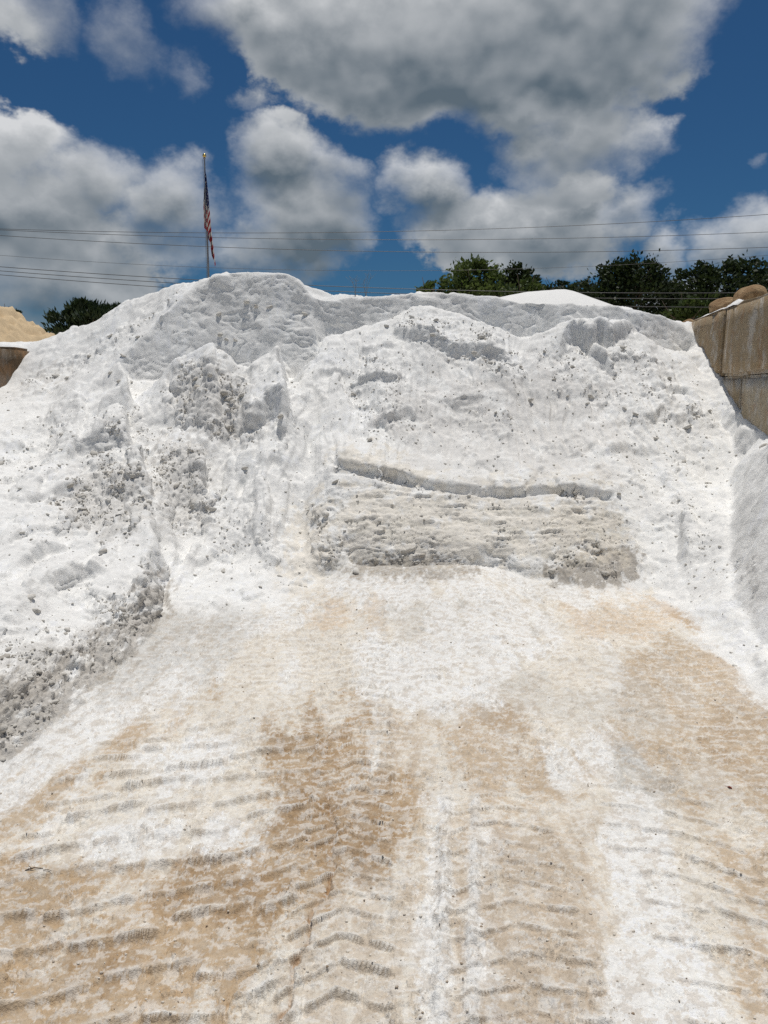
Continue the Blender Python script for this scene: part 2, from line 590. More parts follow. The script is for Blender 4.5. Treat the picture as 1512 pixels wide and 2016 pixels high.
def cast(px, py):
    a, b = ray(px, py)
    t = np.arange(1.2, 13, .01)
    zr = EYE + b * t
    zs = bilin(Z, (a * t - GX0) / GC, (t - GY0) / GC)
    hit = np.nonzero(zs >= zr)[0]
    i = hit[0] if len(hit) else len(t) - 1
    return a * t[i], t[i]


def heap_mask(x, y):
    """1 on the heap, 0 on the yard floor (plan polygon of the toe)"""
    poly = [gnd(*p)[:2] for p in TOE_LEFT + TOE_MID[1:] + TOE_BACK[1:] + TOE_RIGHT[1:]]
    poly = [(-1.35, -.5)] + poly + [(1.95, -.5)]
    ins = np.zeros(x.shape, bool)
    n = len(poly)
    for i in range(n):
        x1, y1 = poly[i]; x2, y2 = poly[(i + 1) % n]
        if y1 == y2:
            continue
        c = ((y1 > y) != (y2 > y)) & (x < (x2 - x1) * (y - y1) / (y2 - y1) + x1)
        ins ^= c
    return ~ins


HM = blur(heap_mask(gx, gy).astype(np.float32), 4.0)

# slumped slabs: (pixel polyline, height, decay length); the high side lies to the left of the direction of travel
STEPS = [
    ([(478, 874), (505, 862), (530, 850), (548, 858), (560, 885)], .20, .30),
    ([(715, 858), (740, 838), (770, 840), (800, 824), (830, 826)], .07, .25),
    ([(690, 765), (725, 758), (770, 766), (800, 760)], .06, .25),
    ([(776, 656), (822, 675), (887, 698), (952, 713), (1030, 735)], .10, .3),
    ([(1100, 716), (1118, 682), (1140, 672), (1158, 690), (1180, 672), (1210, 688), (1258, 660)], .22, .4),
    ([(1285, 780), (1320, 770), (1352, 774), (1368, 792)], .06, .25),
    ([(1262, 842), (1290, 836), (1312, 815)], .08, .25),
    ([(1325, 845), (1345, 832), (1372, 822)], .07, .2),
    ([(258, 825), (256, 775), (224, 738)], .18, .50),
    ([(252, 905), (257, 878), (236, 828)], .17, .48),
    ([(298, 1010), (292, 945), (272, 908)], .17, .48),
    ([(420, 850), (430, 800), (422, 755)], .09, .3),
    ([(560, 760), (565, 725), (545, 705)], .06, .2),
    ([(1338, 1030), (1342, 1075), (1344, 1122)], .09, .35),
    ([(120, 930), (160, 905), (215, 880)], .07, .3),
    ([(40, 1010), (100, 985), (180, 960)], .07, .3),
    ([(60, 880), (20, 850)], .05, .2),
    ([(620, 760), (640, 740), (700, 735)], .05, .2),
    ([(390, 790), (420, 775), (450, 790)], .06, .2),
    ([(520, 940), (540, 925), (570, 935)], .05, .2),
    ([(330, 960), (370, 945), (400, 955)], .05, .2),
]
STEPS += [([(562, 872), (560, 790), (542, 708)], .17, .35), ([(430, 735), (428, 712), (420, 690)], .07, .25), ([(395, 1000), (402, 930), (392, 880)], .08, .3),
          ([(330, 830), (338, 790), (330, 745)], .08, .25), ([(520, 1080), (527, 1020), (515, 960)], .07, .3), ([(160, 870), (165, 820), (150, 780)], .06, .3),
          ([(100, 1180), (150, 1150), (210, 1140)], .05, .3), ([(30, 1120), (90, 1085), (130, 1080)], .06, .3), ([(690, 690), (740, 700), (790, 690)], .06, .25),
          ([(860, 790), (905, 800), (960, 786)], .05, .25), ([(700, 815), (680, 770), (668, 730)], .06, .25), ([(1180, 900), (1230, 890), (1290, 900)], .05, .25)]
for pl, h, dec in STEPS:
    h *= 1.35
    P = [cast(*p) for p in pl]
    bx0 = min(p[0] for p in P) - 3 * dec; bx1 = max(p[0] for p in P) + 3 * dec
    by0 = min(p[1] for p in P) - 3 * dec; by1 = max(p[1] for p in P) + 3 * dec
    ia, ib = int((bx0 - GX0) / GC), int((bx1 - GX0) / GC)
    ja, jb = int((by0 - GY0) / GC), int((by1 - GY0) / GC)
    X = gx[ja:jb, ia:ib]; Y = gy[ja:jb, ia:ib]
    best = np.full(X.shape, 9.0, np.float32); side = np.zeros(X.shape, np.float32); tt = np.zeros(X.shape, np.float32)
    ns = len(P) - 1
    for i in range(ns):
        ax, ay = P[i]; ex, ey = P[i + 1][0] - ax, P[i + 1][1] - ay
        l2 = ex * ex + ey * ey + 1e-9
        t = np.clip(((X - ax) * ex + (Y - ay) * ey) / l2, 0, 1)
        d = np.hypot(X - ax - t * ex, Y - ay - t * ey)
        s = ex * (Y - ay) - ey * (X - ax)
        m = d < best
        best = np.where(m, d, best); side = np.where(m, s, side); tt = np.where(m, (i + t) / ns, tt)
    endf = np.clip(np.minimum(tt, 1 - tt) / .22, 0, 1) ** .7
    Z[ja:jb, ia:ib] += np.where(side > 0, h * np.exp(-best / dec) * endf, -.25 * h * np.exp(-best / (.3 * dec)) * endf)
RIBS = [([(318, 750), (332, 860), (350, 1000), (362, 1140)], -.10, .13), ([(475, 752), (445, 880), (432, 1010), (452, 1140)], -.11, .14),
        ([(602, 785), (612, 880), (592, 1000), (600, 1120)], -.14, .12), ([(388, 700), (402, 800), (385, 920)], .09, .13),
        ([(540, 720), (565, 800), (572, 900)], .10, .11), ([(622, 700), (640, 790), (680, 860)], .06, .10), ([(280, 790), (300, 880), (318, 960)], -.09, .11),
        ([(1290, 700), (1310, 800), (1300, 900)], .05, .14), ([(760, 640), (750, 740), (765, 840)], .05, .12), ([(1120, 700), (1100, 790), (1110, 880)], -.05, .14),
        ([(120, 760), (90, 860), (60, 960)], -.07, .18), ([(190, 740), (170, 830), (140, 930), (110, 1040)], .07, .16), ([(510, 870), (520, 980), (540, 1090)], .07, .12)]
for pl, h, wd in RIBS:
    P = [cast(*p) for p in pl]
    ia, ib = int((min(p[0] for p in P) - 3 * wd - GX0) / GC), int((max(p[0] for p in P) + 3 * wd - GX0) / GC)
    ja, jb = int((min(p[1] for p in P) - 3 * wd - GY0) / GC), int((max(p[1] for p in P) + 3 * wd - GY0) / GC)
    Xg = gx[ja:jb, ia:ib] + .05 * fbm2(gx[ja:jb, ia:ib], gy[ja:jb, ia:ib], .3, 2, .5, 98); Yg = gy[ja:jb, ia:ib]
    best = np.full(Xg.shape, 9.0, np.float32); tt = np.zeros(Xg.shape, np.float32)
    for i in range(len(P) - 1):
        ax, ay = P[i]; ex, ey = P[i + 1][0] - ax, P[i + 1][1] - ay
        t = np.clip(((Xg - ax) * ex + (Yg - ay) * ey) / (ex * ex + ey * ey + 1e-9), 0, 1)
        d = np.hypot(Xg - ax - t * ex, Yg - ay - t * ey)
        tt = np.where(d < best, (i + t) / (len(P) - 1), tt); best = np.minimum(best, d)
    Z[ja:jb, ia:ib] += .7 * h * np.exp(-(best / (1.15 * wd)) ** 1.4) * np.clip(np.minimum(tt, 1 - tt) / .25, 0, 1)
Z = blur(Z, .7)

# ------------------------------------------------------------------ where the different surfaces lie (photo survey, 3 px cells)
MW, MH = 504, 760
mpx, mpy = np.meshgrid(np.arange(MW) * 3.0 + 1.5, np.arange(MH) * 3.0 + 1.5)


def poly_alpha(poly, soft):
    x, y = mpx, mpy
    ins = np.zeros(x.shape, bool)
    n = len(poly)
    for i in range(n):
        x1, y1 = poly[i]; x2, y2 = poly[(i + 1) % n]
        if y1 == y2:
            continue
        ins ^= ((y1 > y) != (y2 > y)) & (x < (x2 - x1) * (y - y1) / (y2 - y1) + x1)
    return blur(ins.astype(np.float32), soft / 3.0)


def ell(cx, cy, rx, ry, rot=0):
    c, s = math.cos(math.radians(rot)), math.sin(math.radians(rot))
    return [(cx + rx * math.cos(t) * c - ry * math.sin(t) * s, cy + rx * math.cos(t) * s + ry * math.sin(t) * c)
            for t in np.linspace(0, 2 * math.pi, 24, endpoint=False)]


def chan(items):
    o = np.zeros((MH, MW), np.float32)
    for poly, val, soft in items:
        a = poly_alpha(poly, soft) * val
        o = np.maximum(o, a)
    return o


M_CLOD = chan([
    ([(50, 745), (120, 715), (250, 640), (350, 575), (360, 590), (262, 662), (140, 738), (60, 770)], .8, 8),
    ([(200, 830), (250, 780), (300, 800), (300, 1000), (230, 1060), (100, 1040), (60, 1090), (30, 1050), (120, 960)], .85, 25),
    ([(0, 860), (120, 800), (230, 830), (120, 930), (0, 1000)], .45, 30),
    ([(330, 730), (420, 690), (480, 760), (520, 840), (460, 880), (380, 850), (320, 800)], 1.0, 14),
    ([(300, 860), (400, 850), (430, 960), (420, 1060), (330, 1050), (300, 960)], .85, 20),
    ([(430, 1000), (560, 980), (600, 1080), (520, 1160), (420, 1160), (380, 1080)], .4, 30),
    ([(540, 700), (580, 740), (590, 900), (540, 900)], .5, 15),
    ([(780, 610), (960, 640), (1060, 735), (1000, 745), (860, 700), (780, 660)], .85, 12),
    ([(680, 690), (780, 680), (840, 800), (820, 870), (720, 860), (680, 780)], .6, 20),
    ([(840, 760), (1010, 740), (1060, 830), (980, 880), (860, 860)], .45, 25),
    ([(1030, 680), (1250, 650), (1400, 800), (1420, 860), (1260, 850), (1060, 740)], .6, 20),
    ([(1180, 860), (1400, 850), (1440, 960), (1300, 1010), (1180, 960)], .35, 25),
    ([(1280, 960), (1400, 960), (1400, 1090), (1340, 1110), (1290, 1040)], .5, 20), ([(1448, 1095), (1540, 1085), (1540, 1180), (1450, 1178)], .7, 8), ([(1440, 930), (1512, 1010), (1512, 1080), (1450, 1060)], .22, 20),
    ([(640, 1085), (960, 1090), (960, 1150), (640, 1150)], .42, 12), ([(1080, 1050), (1240, 1040), (1262, 1140), (1060, 1150)], .5, 12), ([(680, 990), (760, 990), (760, 1040), (680, 1040)], .4, 12), ([(950, 985), (1200, 990), (1220, 1040), (960, 1050)], .35, 14), 
    ([(0, 1280), (180, 1250), (300, 1090), (330, 1200), (250, 1310), (90, 1440), (0, 1520)], .95, 12),
    ([(0, 1240), (150, 1230), (250, 1190), (180, 1310), (0, 1420)], .7, 20),
    ([(600, 990), (660, 1000), (680, 1120), (620, 1100)], .7, 12),
    ([(380, 560), (440, 535), (520, 535), (420, 600), (330, 640)], .5, 14),
])
M_STREAK = chan([
    ([(610, 670), (640, 640), (1260, 650), (1400, 800), (1300, 930), (660, 890), (600, 980), (560, 900)], .9, 25),
    ([(480, 720), (600, 780), (640, 1000), (560, 1100), (430, 1000), (470, 860)], .7, 30),
])
M_STREAKR = chan([([(1290, 1150), (1420, 900), (1512, 900), (1512, 1400), (1400, 1280)], 1.0, 25)])
M_STRATA = chan([
    ([(645, 975), (660, 935), (900, 975), (1220, 980), (1262, 1130), (645, 1140)], 1.0, 10),
    ([(640, 880), (700, 866), (860, 925), (1060, 940), (1210, 935), (1215, 960), (1000, 965), (860, 955), (650, 915)], .5, 8),
    ([(640, 590), (1000, 600), (1350, 640), (1350, 700), (1000, 660), (640, 650)], .35, 10),
])
M_LIP = chan([([(652, 908), (690, 906), (720, 916), (780, 931), (850, 946), (920, 958), (1000, 963), (1060, 960), (1120, 958), (1180, 959), (1208, 975),
              (1205, 982), (1160, 982), (1120, 979), (1090, 968), (1060, 970), (1000, 978), (960, 975), (905, 971), (850, 967), (800, 955), (740, 940), (700, 931), (655, 931)], 1.0, 2.5)])
M_SLUMP = chan([([(-40, 900), (100, 800), (225, 740), (300, 775), (345, 720), (420, 690), (560, 720), (600, 900), (570, 1110), (345, 1170), (300, 1080), (-40, 1260)], 1.0, 20),
                ([(770, 610), (1030, 690), (1260, 655), (1400, 800), (1430, 960), (1300, 1010), (1190, 880), (1010, 800), (860, 740)], .60, 20),
                ([(670, 690), (850, 690), (850, 860), (700, 860)], .65, 16), ([(1290, 980), (1400, 980), (1390, 1100), (1300, 1080)], .7, 16)])
M_BERM = chan([([(-60, 1330), (120, 1290), (280, 1120), (330, 1130), (325, 1215), (250, 1310), (90, 1440), (-60, 1560)], 1.0, 10)])

# ------------------------------------------------------------------ camera-centred mesh of the heap and the yard floor
NA, NR = 1080, 1010
A_MAX = math.radians(37)
az_ = (np.linspace(-1, 1, NA) * A_MAX).astype(np.float32)
NF = 5200
rf = np.concatenate([np.linspace(.9, 6.0, 1700, endpoint=False), np.linspace(6.0, 13.8, 3700, endpoint=False), np.linspace(13.8, 17, 150)]).astype(np.float32)
NF = len(rf)


def base_z(x, y):
    """sand height with ragged, wind-warped break lines"""
    return bilin(Z, (x - GX0) / GC, (y - GY0) / GC)


# warp fields on the plan grid (cheap), then sampled
hm_amp = .25 + .75 * HM
fine_w = .016 * (1 - .9 * np.clip(keep, 0, 1))
wx = (fbm2(gx, gy, .55, 2, .5, 1) * .045 + fbm2(gx, gy, .14, 2, .5, 2) * fine_w) * hm_amp
wy = (fbm2(gx, gy, .50, 2, .5, 3) * .045 + fbm2(gx, gy, .14, 2, .5, 4) * fine_w) * hm_amp
Zw = bilin(Z, (gx + wx - GX0) / GC, (gy + wy - GY0) / GC)
# broad lumps and terraced slumps on the heap
t1 = fbm2(gx, gy, .85, 4, .5, 5)
t2 = fbm2(gx, gy, .42, 4, .55, 6)
calm = 1 - .6 * np.clip(keep, 0, 1)
Zw += HM * calm * (.034 * t1 + .008 * t2)
slab = sstep(.02, .075, fbm2(gx, gy * .9, .62, 4, .52, 8) - .12) * .028 + sstep(.0, .05, fbm2(gx, gy, .33, 4, .55, 9) - .2) * .014
spx, spy = project(gx, gy, Zw)
sl = bilin(M_SLUMP, (spx - 1.5) / 3.0, (spy - 1.5) / 3.0)
b1 = fbm2(gx + .06 * gy, gy * .30, .46, 3, .48, 101); b2 = fbm2(gx + .05 * gy, gy * .42, .26, 3, .5, 102); b3 = fbm2(gx, gy * .7, .15, 3, .55, 103)
slump = (.10 * sstep(-.04, .10, b1) * (.7 + .6 * np.clip(b1, 0, 1)) + .045 * sstep(.12, .19, b2) + .022 * sstep(.24, .30, b3)
         + .05 * b1)
Zw += HM * calm * sl * slump * .62
Zw += HM * calm * (1 - .7 * sl) * slab * sstep(.15, .5, .5 + fbm2(gx, gy, 1.4, 2, .5, 10))
Zw = Zw.astype(np.float32)

ca = np.cos(az_); sa = np.sin(az_)
RR = np.empty((NA, NR), np.float32)
MET = np.empty((NA, NF), np.float32)


def metric(i0):
    s = slice(i0, min(i0 + 90, NA))
    x = sa[s, None] * rf[None]; y = ca[s, None] * rf[None]
    z = bilin(Zw, (x - GX0) / GC, (y - GY0) / GC)
    dist = np.sqrt(x * x + y * y + (z - EYE) ** 2)
    elv = np.arctan2(z - EYE, rf[None])
    dr = np.diff(rf)[None]; dz_ = np.diff(z, axis=1)
    arc = np.sqrt(dr * dr + dz_ * dz_) / dist[:, 1:]
    prj = np.maximum(np.diff(elv, axis=1), 0)
    MET[s, 0] = 0
    MET[s, 1:] = (prj + .28 * arc) * np.where(y[:, 1:] > 11.35, .12, 1.0)


list(POOL.map(metric, range(0, NA, 90)))
for _ in range(3):                 # keep neighbouring columns in step so the mesh stays even
    n = 9
    c = np.cumsum(np.pad(MET, ((n + 1, n), (0, 0)), mode='edge'), axis=0, dtype=np.float64)
    MET = ((c[2 * n + 1:] - c[:-2 * n - 1]) / (2 * n + 1)).astype(np.float32)


def column(i0):
    for k in range(i0, min(i0 + 90, NA)):
        c = np.cumsum(MET[k], dtype=np.float64)
        RR[k] = np.interp(np.linspace(0, c[-1], NR), c, rf)


list(POOL.map(column, range(0, NA, 90)))
X = (sa[:, None] * RR).astype(np.float32)
Y = (ca[:, None] * RR).astype(np.float32)
Zm = bilin(Zw, (X - GX0) / GC, (Y - GY0) / GC).astype(np.float32)
hm = bilin(HM, (X - GX0) / GC, (Y - GY0) / GC)
steep = bilin(blur(slope_of(Zw), 1.0).astype(np.float32), (X - GX0) / GC, (Y - GY0) / GC)


def mask(M, x, y, z, wob=0.0):
    px, py = project(x, y, z)
    return bilin(M, (px - 1.5) / 3.0, (py - 1.5) / 3.0)


def normals(x, y, z):
    du = [np.gradient(a, axis=0) for a in (x, y, z)]
    dv = [np.gradient(a, axis=1) for a in (x, y, z)]
    n = [dv[1] * du[2] - dv[2] * du[1], dv[2] * du[0] - dv[0] * du[2], dv[0] * du[1] - dv[1] * du[0]]
    l = np.sqrt(n[0] ** 2 + n[1] ** 2 + n[2] ** 2) + 1e-12
    s = np.where(n[2] < 0, -1.0, 1.0)
    return [c / l * s for c in n]


wob = fbm2(X, Y, .3, 3, .55, 11) * .12
mc = np.clip(mask(M_CLOD, X + wob, Y, Zm) + fbm2(X, Y, .22, 3, .6, 12) * .35, 0, 1.2) * (hm > .3)
mc *= np.where(mask(M_CLOD, X, Y, Zm) > .03, 1, 0)
ms = mask(M_STREAK, X, Y, Zm) * np.clip(1 - .55 * mc, 0, 1)
msr = mask(M_STREAKR, X, Y, Zm)
mst = mask(M_STRATA, X + wob, Y, Zm)
mb = mask(M_BERM, X + wob * .4, Y, Zm)

NX, NY, NZ = normals(X, Y, Zm)
g1 = fbm3(X, Y, Zm, .16, 3, .55, 13)
g2 = fbm3(X, Y, Zm, .045, 3, .6, 14)
heap = np.clip(hm * 1.3 - .1, 0, 1)
soft = np.clip(1 - .5 * sstep(1.4, 2.4, steep), 0, 1)
disp = heap * (1 - .55 * mst) * ((.0045 + .006 * np.clip(mc, 0, 1)) * g1 + (.0016 + .006 * np.clip(mc, 0, 1)) * g2) * soft
scarp = sstep(1.5, 2.1, steep) * heap
s1 = fbm3(X, Y, Zm, .42, 4, .5, 61); s2 = fbm3(X, Y, Zm / 1.0, .11, 3, .55, 62); s3 = fbm3(X * .35, Y, Zm, .055, 3, .6, 63)
disp += heap * msr * .022 * s1
disp += scarp * (1 - .8 * msr) * (.030 * s1 + .004 * s2 + .004 * s3 + .010 * sstep(.1, .16, fbm3(X * .6, Y, Zm, .3, 3, .5, 64)) - .012 * sstep(.06, 0, np.abs(fbm3(X * .4, Y, Zm, .35, 3, .5, 65))))
# broken crust: small sharp steps of several sizes
k1 = fbm3(X, Y, Zm, .34, 4, .55, 91); k2 = fbm3(X, Y, Zm, .15, 4, .58, 92); k3 = fbm3(X, Y, Zm, .062, 3, .6, 93)
patch = np.clip(.08 + sstep(.25, .75, mc) + .4 * sstep(.25, .5, fbm2(X, Y, .9, 3, .5, 94)), 0, 1)
calm2 = (1 - .6 * mst) * (1 - .55 * ms) * (1 - .8 * msr) * (1 - .6 * scarp)
disp += heap * calm2 * (patch * (.020 * sstep(.10, .15, k1) + .020 * sstep(.34, .38, k1)) + patch * (.010 * sstep(.12, .19, k2) + .007 * sstep(.42, .5, k2)) + patch * .0055 * sstep(.2, .3, k3))
disp -= heap * calm2 * .010 * sstep(.030, .0, np.abs(k1 + .12)) * patch
# half buried clods
c1 = caps3(X + .02 * g1, Y + .02 * g2, Zm, .13, .30, 3)
c2 = caps3(X + .01 * g2, Y + .012 * g1, Zm, .062, .42, 5)
c3 = caps3(X + .005 * g2, Y, Zm, .030, .45, 7)
rag = 1 + .5 * g2
disp += heap * rag * (c1 * sstep(.45, .9, mc) * .36 + c2 * sstep(.3, .65, mc) * .75 + c3 * sstep(.15, .5, mc) * .75)
disp += heap * (c3 * sstep(.35, .55, fbm2(X, Y, .4, 2, .5, 15)) * .5) * soft
# avalanche streaks down the slopes
sx = X + .10 * fbm2(X, Y, .8, 2, .5, 16)
st = fbm2(sx / .075, Y / .95, 1.0, 3, .55, 17)
disp += heap * ms * (.026 * st - .012 * np.abs(fbm2(sx / .16, Y / 1.5, 1.0, 2, .5, 18)))
qa = Y * .93 - X * .36; qb = X * .93 + Y * .36
str_ = fbm2(qa / .055, qb / .9, 1.0, 3, .55, 19)
disp += heap * msr * (.008 * str_)
# bedded layers on the cut face and the crest scarps
zl = Zm + .05 * fbm2(X, Y, .6, 3, .5, 20)
lay = fbm2(X / .42, zl / .062, 1.0, 4, .6, 22)
lay2 = fbm3(X * .13, Y * .6, zl + .012 * wob, .050, 3, .55, 66)
disp += heap * mst * (1 - scarp * .7) * (.008 * lay + .016 * sstep(.08, .15, lay2) * sstep(-.1, .3, fbm2(X, Y + Zm, .3, 2, .5, 95)) + .004 * g2 + .006 * g1 - .014 * sstep(.05, .0, np.abs(lay2 + .2)))
mlip = mask(M_LIP, X + .012 * s2, Y, Zm)
disp = disp * (1 - .8 * mlip) - .085 * mlip
# rough berm
disp += mb * (.046 * np.abs(fbm3(X, Y, Zm, .11, 4, .60, 23)) - .015 + .10 * c2 + .18 * c3)

# ---- tyre tracks on the yard floor
flat = np.clip(1 - hm * 2.2, 0, 1)


def smooth_saw(ph, w):
    f = ph - np.floor(ph)
    return f


def hsh(r, c, k):
    r = r.astype(np.int32); c = c.astype(np.int32)
    return PERM[PERM[PERM[(r + 11 * k) & 255] + ((c + 37 * k) & 255)] + 5 * k].astype(np.float32) / 255


TRACKS = [  # centre at Y=2, drift per metre, half width, pitch, columns, skew (rows per half width), chevron, start, end, depth
    (-.82, -.015, .54, .185, 4, .80, .0, 1.0, 3.6, .0230),
    (-.14, .010, .165, .112, 2, .30, .80, 1.0, 5.0, .0200),
    (.40, .045, .215, .112, 2, .15, .60, 1.0, 3.0, .0135),
    (.13, .030, .10, .105, 1, .10, .1, 1.0, 2.9, .0060),
    (1.04, .055, .23, .150, 2, -.55, .2, 1.0, 2.95, .0170),
    (1.55, .060, .28, .165, 2, .50, .3, 1.0, 2.75, .0130),
    (-.58, .010, .45, .165, 3, .12, .1, 4.1, 6.15, .0075),
    (1.72, .060, .36, .150, 3, -.10, .1, 2.7, 5.7, .0065),
    (-1.20, -.02, .26, .200, 2, .12, .1, 3.6, 5.5, .0070),
    (-.95, .02, .10, .085, 1, .05, .1, 4.75, 5.5, .020),
    (2.07, .03, .12, .095, 1, -.05, .2, 5.55, 6.0, .022),
]
trk = np.zeros_like(X)
ridge_all = np.zeros_like(X); ridge_top = np.zeros_like(X); ridge_face_shade = np.zeros_like(X)
wv = fbm2(X, Y, .22, 3, .55, 24)
wv2 = fbm2(X, Y, .09, 3, .6, 25)
brk = fbm2(X, Y, .16, 2, .5, 26)
wl = fbm2(X, Y, .55, 2, .5, 33)
for ti, (cx, drift, hw, pitch, ncol, skew, chev, y0, y1, dep) in enumerate(TRACKS):
    t = (X - cx - drift * (Y - 2)) / hw + .035 * wv + .05 * wl
    torn = fbm2(X, Y, .13, 2, .5, 100 + ti)
    env = sstep(1.05, .95, np.abs(t)) * sstep(y0 - .1, y0 + .1, Y) * sstep(y1 + .3, y1 - .3, Y + .25 * wv)
    sv_ = Y / pitch - skew * t + chev * np.abs(t) + .30 * wl + .05 * wv + ti * .37
    row0 = np.floor(sv_)
    u = (t + 1) / 2 * ncol + .5 * (row0 % 2)
    colm = np.floor(u); g_ = u - colm
    ha = hsh(row0, colm, ti + 1); hb = hsh(row0, colm, ti + 21)
    f = sv_ - row0
    sh = .08 + .42 * hb * (ncol > 2) + .14 * hb + .16 * (hb - .5) * (g_ - .5)
    capw = sstep(.02, .12, g_) * sstep(.98, .84, g_)
    d_ = f - sh * (1.0 - .0) - .10 * (1 - capw) + .055 * torn
    # plate pressed in; a lip thrown up at its far edge, steep towards the camera and easing off behind
    lip = sstep(-.026, .014, d_) * (.5 * sstep(.15, .02, d_) + .5 * sstep(.55, .05, d_)) * capw
    amp = (.45 + .65 * ha) * np.clip(.9 + .35 * brk + .9 * torn, .08, 1.35)
    plate = -.45 * dep * sstep(.0, -.12, d_) * sstep(-.9, -.5, d_)
    sidew = np.exp(-(np.minimum(g_, 1 - g_) / .045) ** 2)
    trk += env * (dep * amp * lip + plate - .25 * dep * sidew * (ha - .3))
    edge = .45 * dep * np.exp(-((np.abs(t) - 1.0) / .08) ** 2)
    trk += edge * sstep(y0, y0 + .2, Y) * sstep(y1, y1 - .4, Y) * np.clip(.5 + wv, 0, 1.2)
    ridge_all = np.maximum(ridge_all, env * lip * np.clip(amp, 0, 1))
    ridge_top = np.maximum(ridge_top, env * sstep(.005, .03, d_) * sstep(.22, .04, d_) * capw * np.clip(amp, 0, 1))
    ridge_face_shade = np.maximum(ridge_face_shade, env * sstep(-.05, -.02, d_) * sstep(.02, .0, d_) * capw * np.clip(amp * 1.3, 0, 1))
# torn edge between the left and the middle tyre
ce = [gnd(*p) for p in ((646, 1540), (662, 1640), (655, 1720), (622, 1800), (592, 1890), (558, 2016), (540, 2100))]
cyy = np.array([p[1] for p in ce])[::-1]; cxx = np.array([p[0] for p in ce])[::-1]
dcr = X - np.interp(Y, cyy, cxx) + .020 * wv + .012 * wv2
crackm = sstep(3.1, 2.8, Y) * np.clip(.7 + brk, 0, 1.2)
trk += crackm * (.016 * sstep(-.006, .010, dcr) * sstep(.11, .02, dcr) - .012 * np.exp(-(dcr / .008) ** 2))
crackw = crackm * np.exp(-((dcr + .004) / .009) ** 2)
# twin white ribs left between the tyres, and a smooth driven strip
for (px, w, h) in ((872, .020, .020), (932, .018, .015)):
    ax, ay, _ = gnd(px - 4, 1950); bx, by, _ = gnd(px + 4, 1580)
    d = X - (ax + (bx - ax) * (Y - ay) / (by - ay)) + .012 * wv
    trk += h * np.exp(-(d / w) ** 2) * sstep(3.15, 2.8, Y) * (1 + .5 * wv2)
smooth_strip = np.exp(-((X - (.74 + .03 * (Y - 2)) + .02 * wv) / .105) ** 4) * sstep(3.05, 2.85, Y)
trk *= (1 - .85 * smooth_strip)
near = sstep(7.0, 3.5, Y)
p1 = fbm2(X, Y * 1.3, .075, 4, .6, 34); p2 = fbm3(X, Y, trk * 2.2, .020, 3, .65, 29); p3 = fbm2(X, Y * 1.6, .12, 4, .6, 35)
rough_z = np.clip(.55 + 1.1 * wv + .5 * wl, .15, 1.5) * (1 - .7 * smooth_strip) * (1 - .6 * np.clip(ridge_all * 1.5, 0, 1))
disp += flat * (trk * .95 + .006 * fbm2(X, Y, .35, 3, .5, 28) + .0022 * wv2 + (.0014 + .0026 * rough_z) * p2
                + rough_z * (.0058 * sstep(.04, .10, p1) + .0068 * sstep(.11, .16, p3)))
# crumbs and torn crust along the lips
crumb = caps3(X + .004 * wv2, Y, Zm + 50, .035, .5, 9)
disp += flat * crumb * sstep(.25, .8, ridge_all + .5 * brk) * .55 * near
crumb2 = caps3(X + .004 * wv2, Y + 3, Zm + 50, .018, .35, 11)
disp += flat * crumb2 * sstep(.1, .45, brk + .3 * wv) * .6
crk = np.abs(fbm2(X, Y, .30, 4, .55, 30))
disp -= flat * .006 * sstep(.035, .0, crk) * sstep(.0, .3, brk)

PX = X + NX * disp
PY = Y + NY * disp
PZ = Zm + NZ * disp

# ---- colour of the sand itself: white silica, tan silt stains, grey damp and dirty zones
WHITE = np.array((.835, .826, .802), np.float32)
CREAM = np.array((.730, .665, .560), np.float32)
TAN = np.array((.465, .332, .198), np.float32)
BROWN = np.array((.320, .210, .115), np.float32)
GREY = np.array((.540, .530, .500), np.float32)
DGREY = np.array((.400, .405, .395), np.float32)
MUD = np.array((.330, .295, .250), np.float32)
PALE = np.array((.690, .670, .640), np.float32)
OCH = np.array((.610, .430, .260), np.float32)

